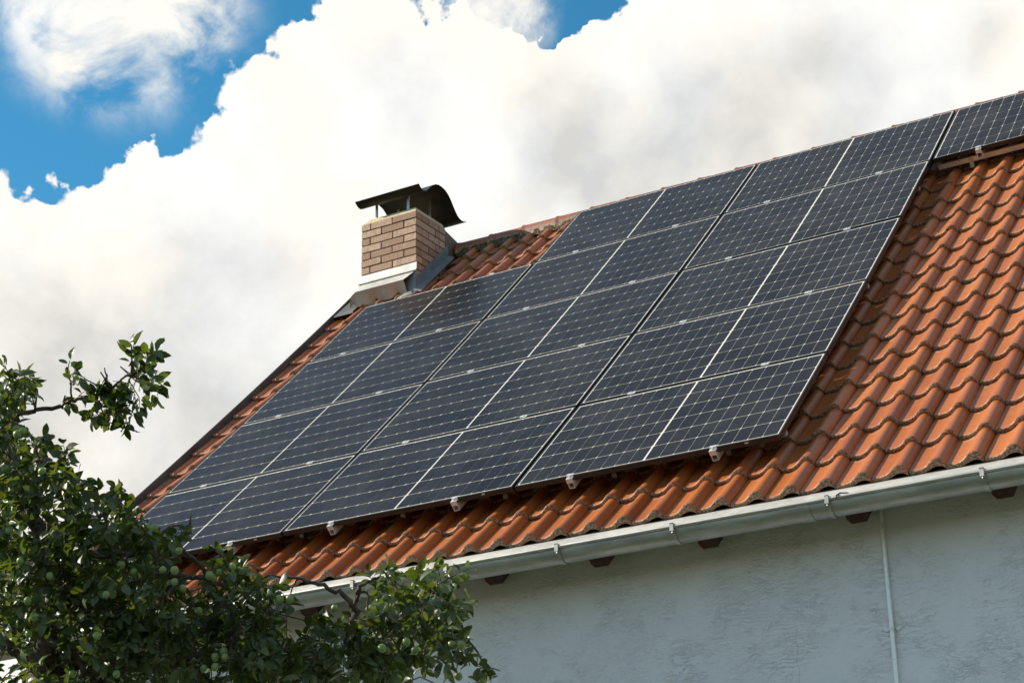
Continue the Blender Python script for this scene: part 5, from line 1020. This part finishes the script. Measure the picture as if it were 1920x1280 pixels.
def spline(pl, sub=4, wob=0.010, seed=1):
    r = random.Random(seed)
    P = [Vector(p[:3]) for p in pl]; Rr = [p[3] for p in pl]
    out = []; rad = []
    for i in range(len(P) - 1):
        p0 = P[max(i - 1, 0)]; p1 = P[i]; p2 = P[i + 1]; p3 = P[min(i + 2, len(P) - 1)]
        for s in range(sub):
            t = s / sub
            q = 0.5 * ((2 * p1) + (p2 - p0) * t + (2 * p0 - 5 * p1 + 4 * p2 - p3) * t * t + (3 * p1 - p0 - 3 * p2 + p3) * t ** 3)
            rr = Rr[i] + (Rr[i + 1] - Rr[i]) * t
            q = q + Vector((r.gauss(0, 1), r.gauss(0, 1), r.gauss(0, 1))) * min(wob, rr * 0.5)
            out.append(q); rad.append(rr * (1 + 0.12 * r.random()))
    out.append(P[-1]); rad.append(Rr[-1])
    return out, rad
nodes = []
for bi, (kind, pl) in enumerate(BRANCHES):
    if kind == 'trunk':
        base = pl[0]
        pl = [(0.70, -2.72, -0.1, .125), (0.74, -2.78, 1.0, .105), (0.84, -2.86, 2.2, .092), (0.92, -2.95, 3.1, .084)] + list(pl)
    pts, rad = spline(pl, 5, 0.012, bi)
    b = MB(); b.tube(pts, rad, 9 if kind == 'trunk' else 7)
    b.build(kind, M_BARK, tree, TB, 80)
    if kind != 'trunk': nodes += [(p, r) for p, r in zip(pts, rad)]
    else: nodes += [(p, r) for p, r in zip(pts, rad) if p.z > 3.3]
NP = np.array([tuple(p) for p, r in nodes])
def leaf_variant(seed):
    r = random.Random(seed)
    droop = r.uniform(0.02, 0.45); cup = r.uniform(0.10, 0.55); tw_ = r.uniform(-0.22, 0.22)
    xs = [0.0, 0.16, 0.40, 0.66, 0.86, 1.0]; ws = [0.0, 0.17, 0.265, 0.235, 0.12, 0.0]
    vs = []; fs = []
    for x, wd in zip(xs, ws):
        z = -droop * x * x
        if wd == 0: vs.append((x, 0.0, z)); continue
        k = 1 + r.uniform(-.08, .08)
        vs += [(x, -wd * k, z + cup * wd + tw_ * x), (x, 0.0, z), (x, wd * k, z + cup * wd - tw_ * x + r.uniform(-.02, .02))]
    fs = [(0, 2, 1), (0, 3, 2)]
    for i in range(3):
        a = 1 + i * 3; b = a + 3
        fs += [(a, a + 1, b + 1, b), (a + 1, a + 2, b + 2, b + 1)]
    a = 10
    fs += [(a, a + 1, 13), (a + 1, a + 2, 13)]
    return np.array(vs), fs
VAR = [leaf_variant(s) for s in range(9)]
ME_LEAF = []
for V_, F_ in VAR:
    me = bpy.data.meshes.new('leaf'); me.from_pydata(V_.tolist(), [], F_); me.materials.append(M_LEAF)
    me.polygons.foreach_set('use_smooth', [True] * len(me.polygons))
    ME_LEAF.append(me)
lr = random.Random(21)
twg = MB()
leaves = []                                                   # (importance, variant, matrix)
UP = Vector((0, 0, 1))
def leaf_at(p, outd, size, imp):
    t = (outd + Vector((lr.gauss(0, .35), lr.gauss(0, .35), lr.gauss(-.35, .35)))).normalized()
    nrm = Vector((lr.gauss(-.25, .55), lr.gauss(-.15, .55), lr.gauss(.75, .45)))
    nrm = nrm - t * nrm.dot(t)
    nrm = nrm.normalized() if nrm.length > 1e-3 else t.orthogonal().normalized()
    s = nrm.cross(t)
    wd = size * lr.uniform(.85, 1.15)
    M = Matrix(((t.x * size, s.x * wd, nrm.x * size, p.x), (t.y * size, s.y * wd, nrm.y * size, p.y), (t.z * size, s.z * wd, nrm.z * size, p.z), (0, 0, 0, 1)))
    leaves.append((imp, lr.randrange(9), M))
def twig_with_leaves(p, n, L, imp, size=(.048, .078), grow=None, connect=True):
    p = Vector(p)
    d2 = ((NP - np.array(p)) ** 2).sum(1)
    q = nodes[int(d2.argmin())][0]
    away = (p - q)
    dist = away.length
    g_ = grow if grow is not None else (away.normalized() * .6 if dist > 1e-4 else Vector()) + Vector((lr.gauss(0, .45), lr.gauss(0, .45), lr.gauss(.15, .45)))
    g_ = g_.normalized()
    mid = (p + q) / 2 + Vector((lr.gauss(0, .03), lr.gauss(0, .03), lr.gauss(.02, .03)))
    if connect and dist < 0.32:
        twg.tube([q, mid, p], [.0042, .0032, .0026], 4, False)
    pts = [p, p + g_ * L * .5 + Vector((0, 0, .004)), p + g_ * L]
    twg.tube(pts, [.0026, .002, .0012], 4, False)
    sd = g_.orthogonal().normalized()
    for i in range(n):
        f = (i + .6) / n
        a = i * 2.4 + lr.random()
        o_ = (Matrix.Rotation(a, 3, g_) @ sd) * .9 + g_ * (.35 + .5 * f)
        b = p + g_ * L * f
        leaf_at(b + o_.normalized() * .008, o_.normalized(), lr.uniform(*size), imp)
for i, p in enumerate(TWIGS):
    twig_with_leaves(p, lr.randint(10, 15), lr.uniform(.09, .16), 0.0 - (Vector(p) - CAM_LOC).length * 0.01)
for i, p in enumerate(SPRIG):
    up = 0.9 if i < 6 else -0.1
    twig_with_leaves(p, 8, .055, 5.0, (.052, .080), Vector((lr.gauss(.1, .5), lr.gauss(0, .4), lr.gauss(up, .4))))
for i, p in enumerate(SHOOTS):
    twig_with_leaves(p, 4, .04, 5.0, (.044, .070), Vector((lr.gauss(0, .4), lr.gauss(0, .4), lr.gauss(.4, .4))))
twl = twg.build('twig', M_BARK, tree, TB, 80)
tag(twl, kind='stuff')
leaves.sort(key=lambda t: -t[0])
for imp, vi, M in leaves[:300]:
    link('leaf', ME_LEAF[vi], tree, TB @ M)
av = []; af = []; ar = []; off = 0
for imp, vi, M in leaves[300:]:
    V_, F_ = VAR[vi]
    m = np.array(M)
    av.append(V_ @ m[:3, :3].T + m[:3, 3])
    af += [tuple(i + off for i in f) for f in F_]
    ar += [lr.random()] * len(V_); off += len(V_)
me = bpy.data.meshes.new('foliage'); me.from_pydata(np.concatenate(av).tolist(), [], af)
a = me.attributes.new('rnd', 'FLOAT', 'POINT'); a.data.foreach_set('value', ar)
me.materials.append(M_LEAF); me.polygons.foreach_set('use_smooth', [True] * len(me.polygons))
tag(link('leaf', me, tree, TB), kind='stuff')
bm = bmesh.new()
bmesh.ops.create_uvsphere(bm, u_segments=14, v_segments=9, radius=1.0)
for v in bm.verts:
    z = v.co.z
    v.co.z = z * 1.08 - (0.18 * max(0.0, z) ** 6)              # shallow stalk hollow
    v.co.x *= 1 + .03 * z
pm = bpy.data.meshes.new('plum'); bm.to_mesh(pm); bm.free()
pm.polygons.foreach_set('use_smooth', [True] * len(pm.polygons)); pm.materials.append(M_PLUM)
for p in FRUIT:
    s = lr.uniform(.0148, .0185)
    M = TB @ Matrix.Translation(p) @ Euler((lr.gauss(0, .35), lr.gauss(0, .35), lr.uniform(0, 6))).to_matrix().to_4x4() @ Matrix.Diagonal((s, s, s * 1.06, 1))
    link('plum', pm, tree, M)
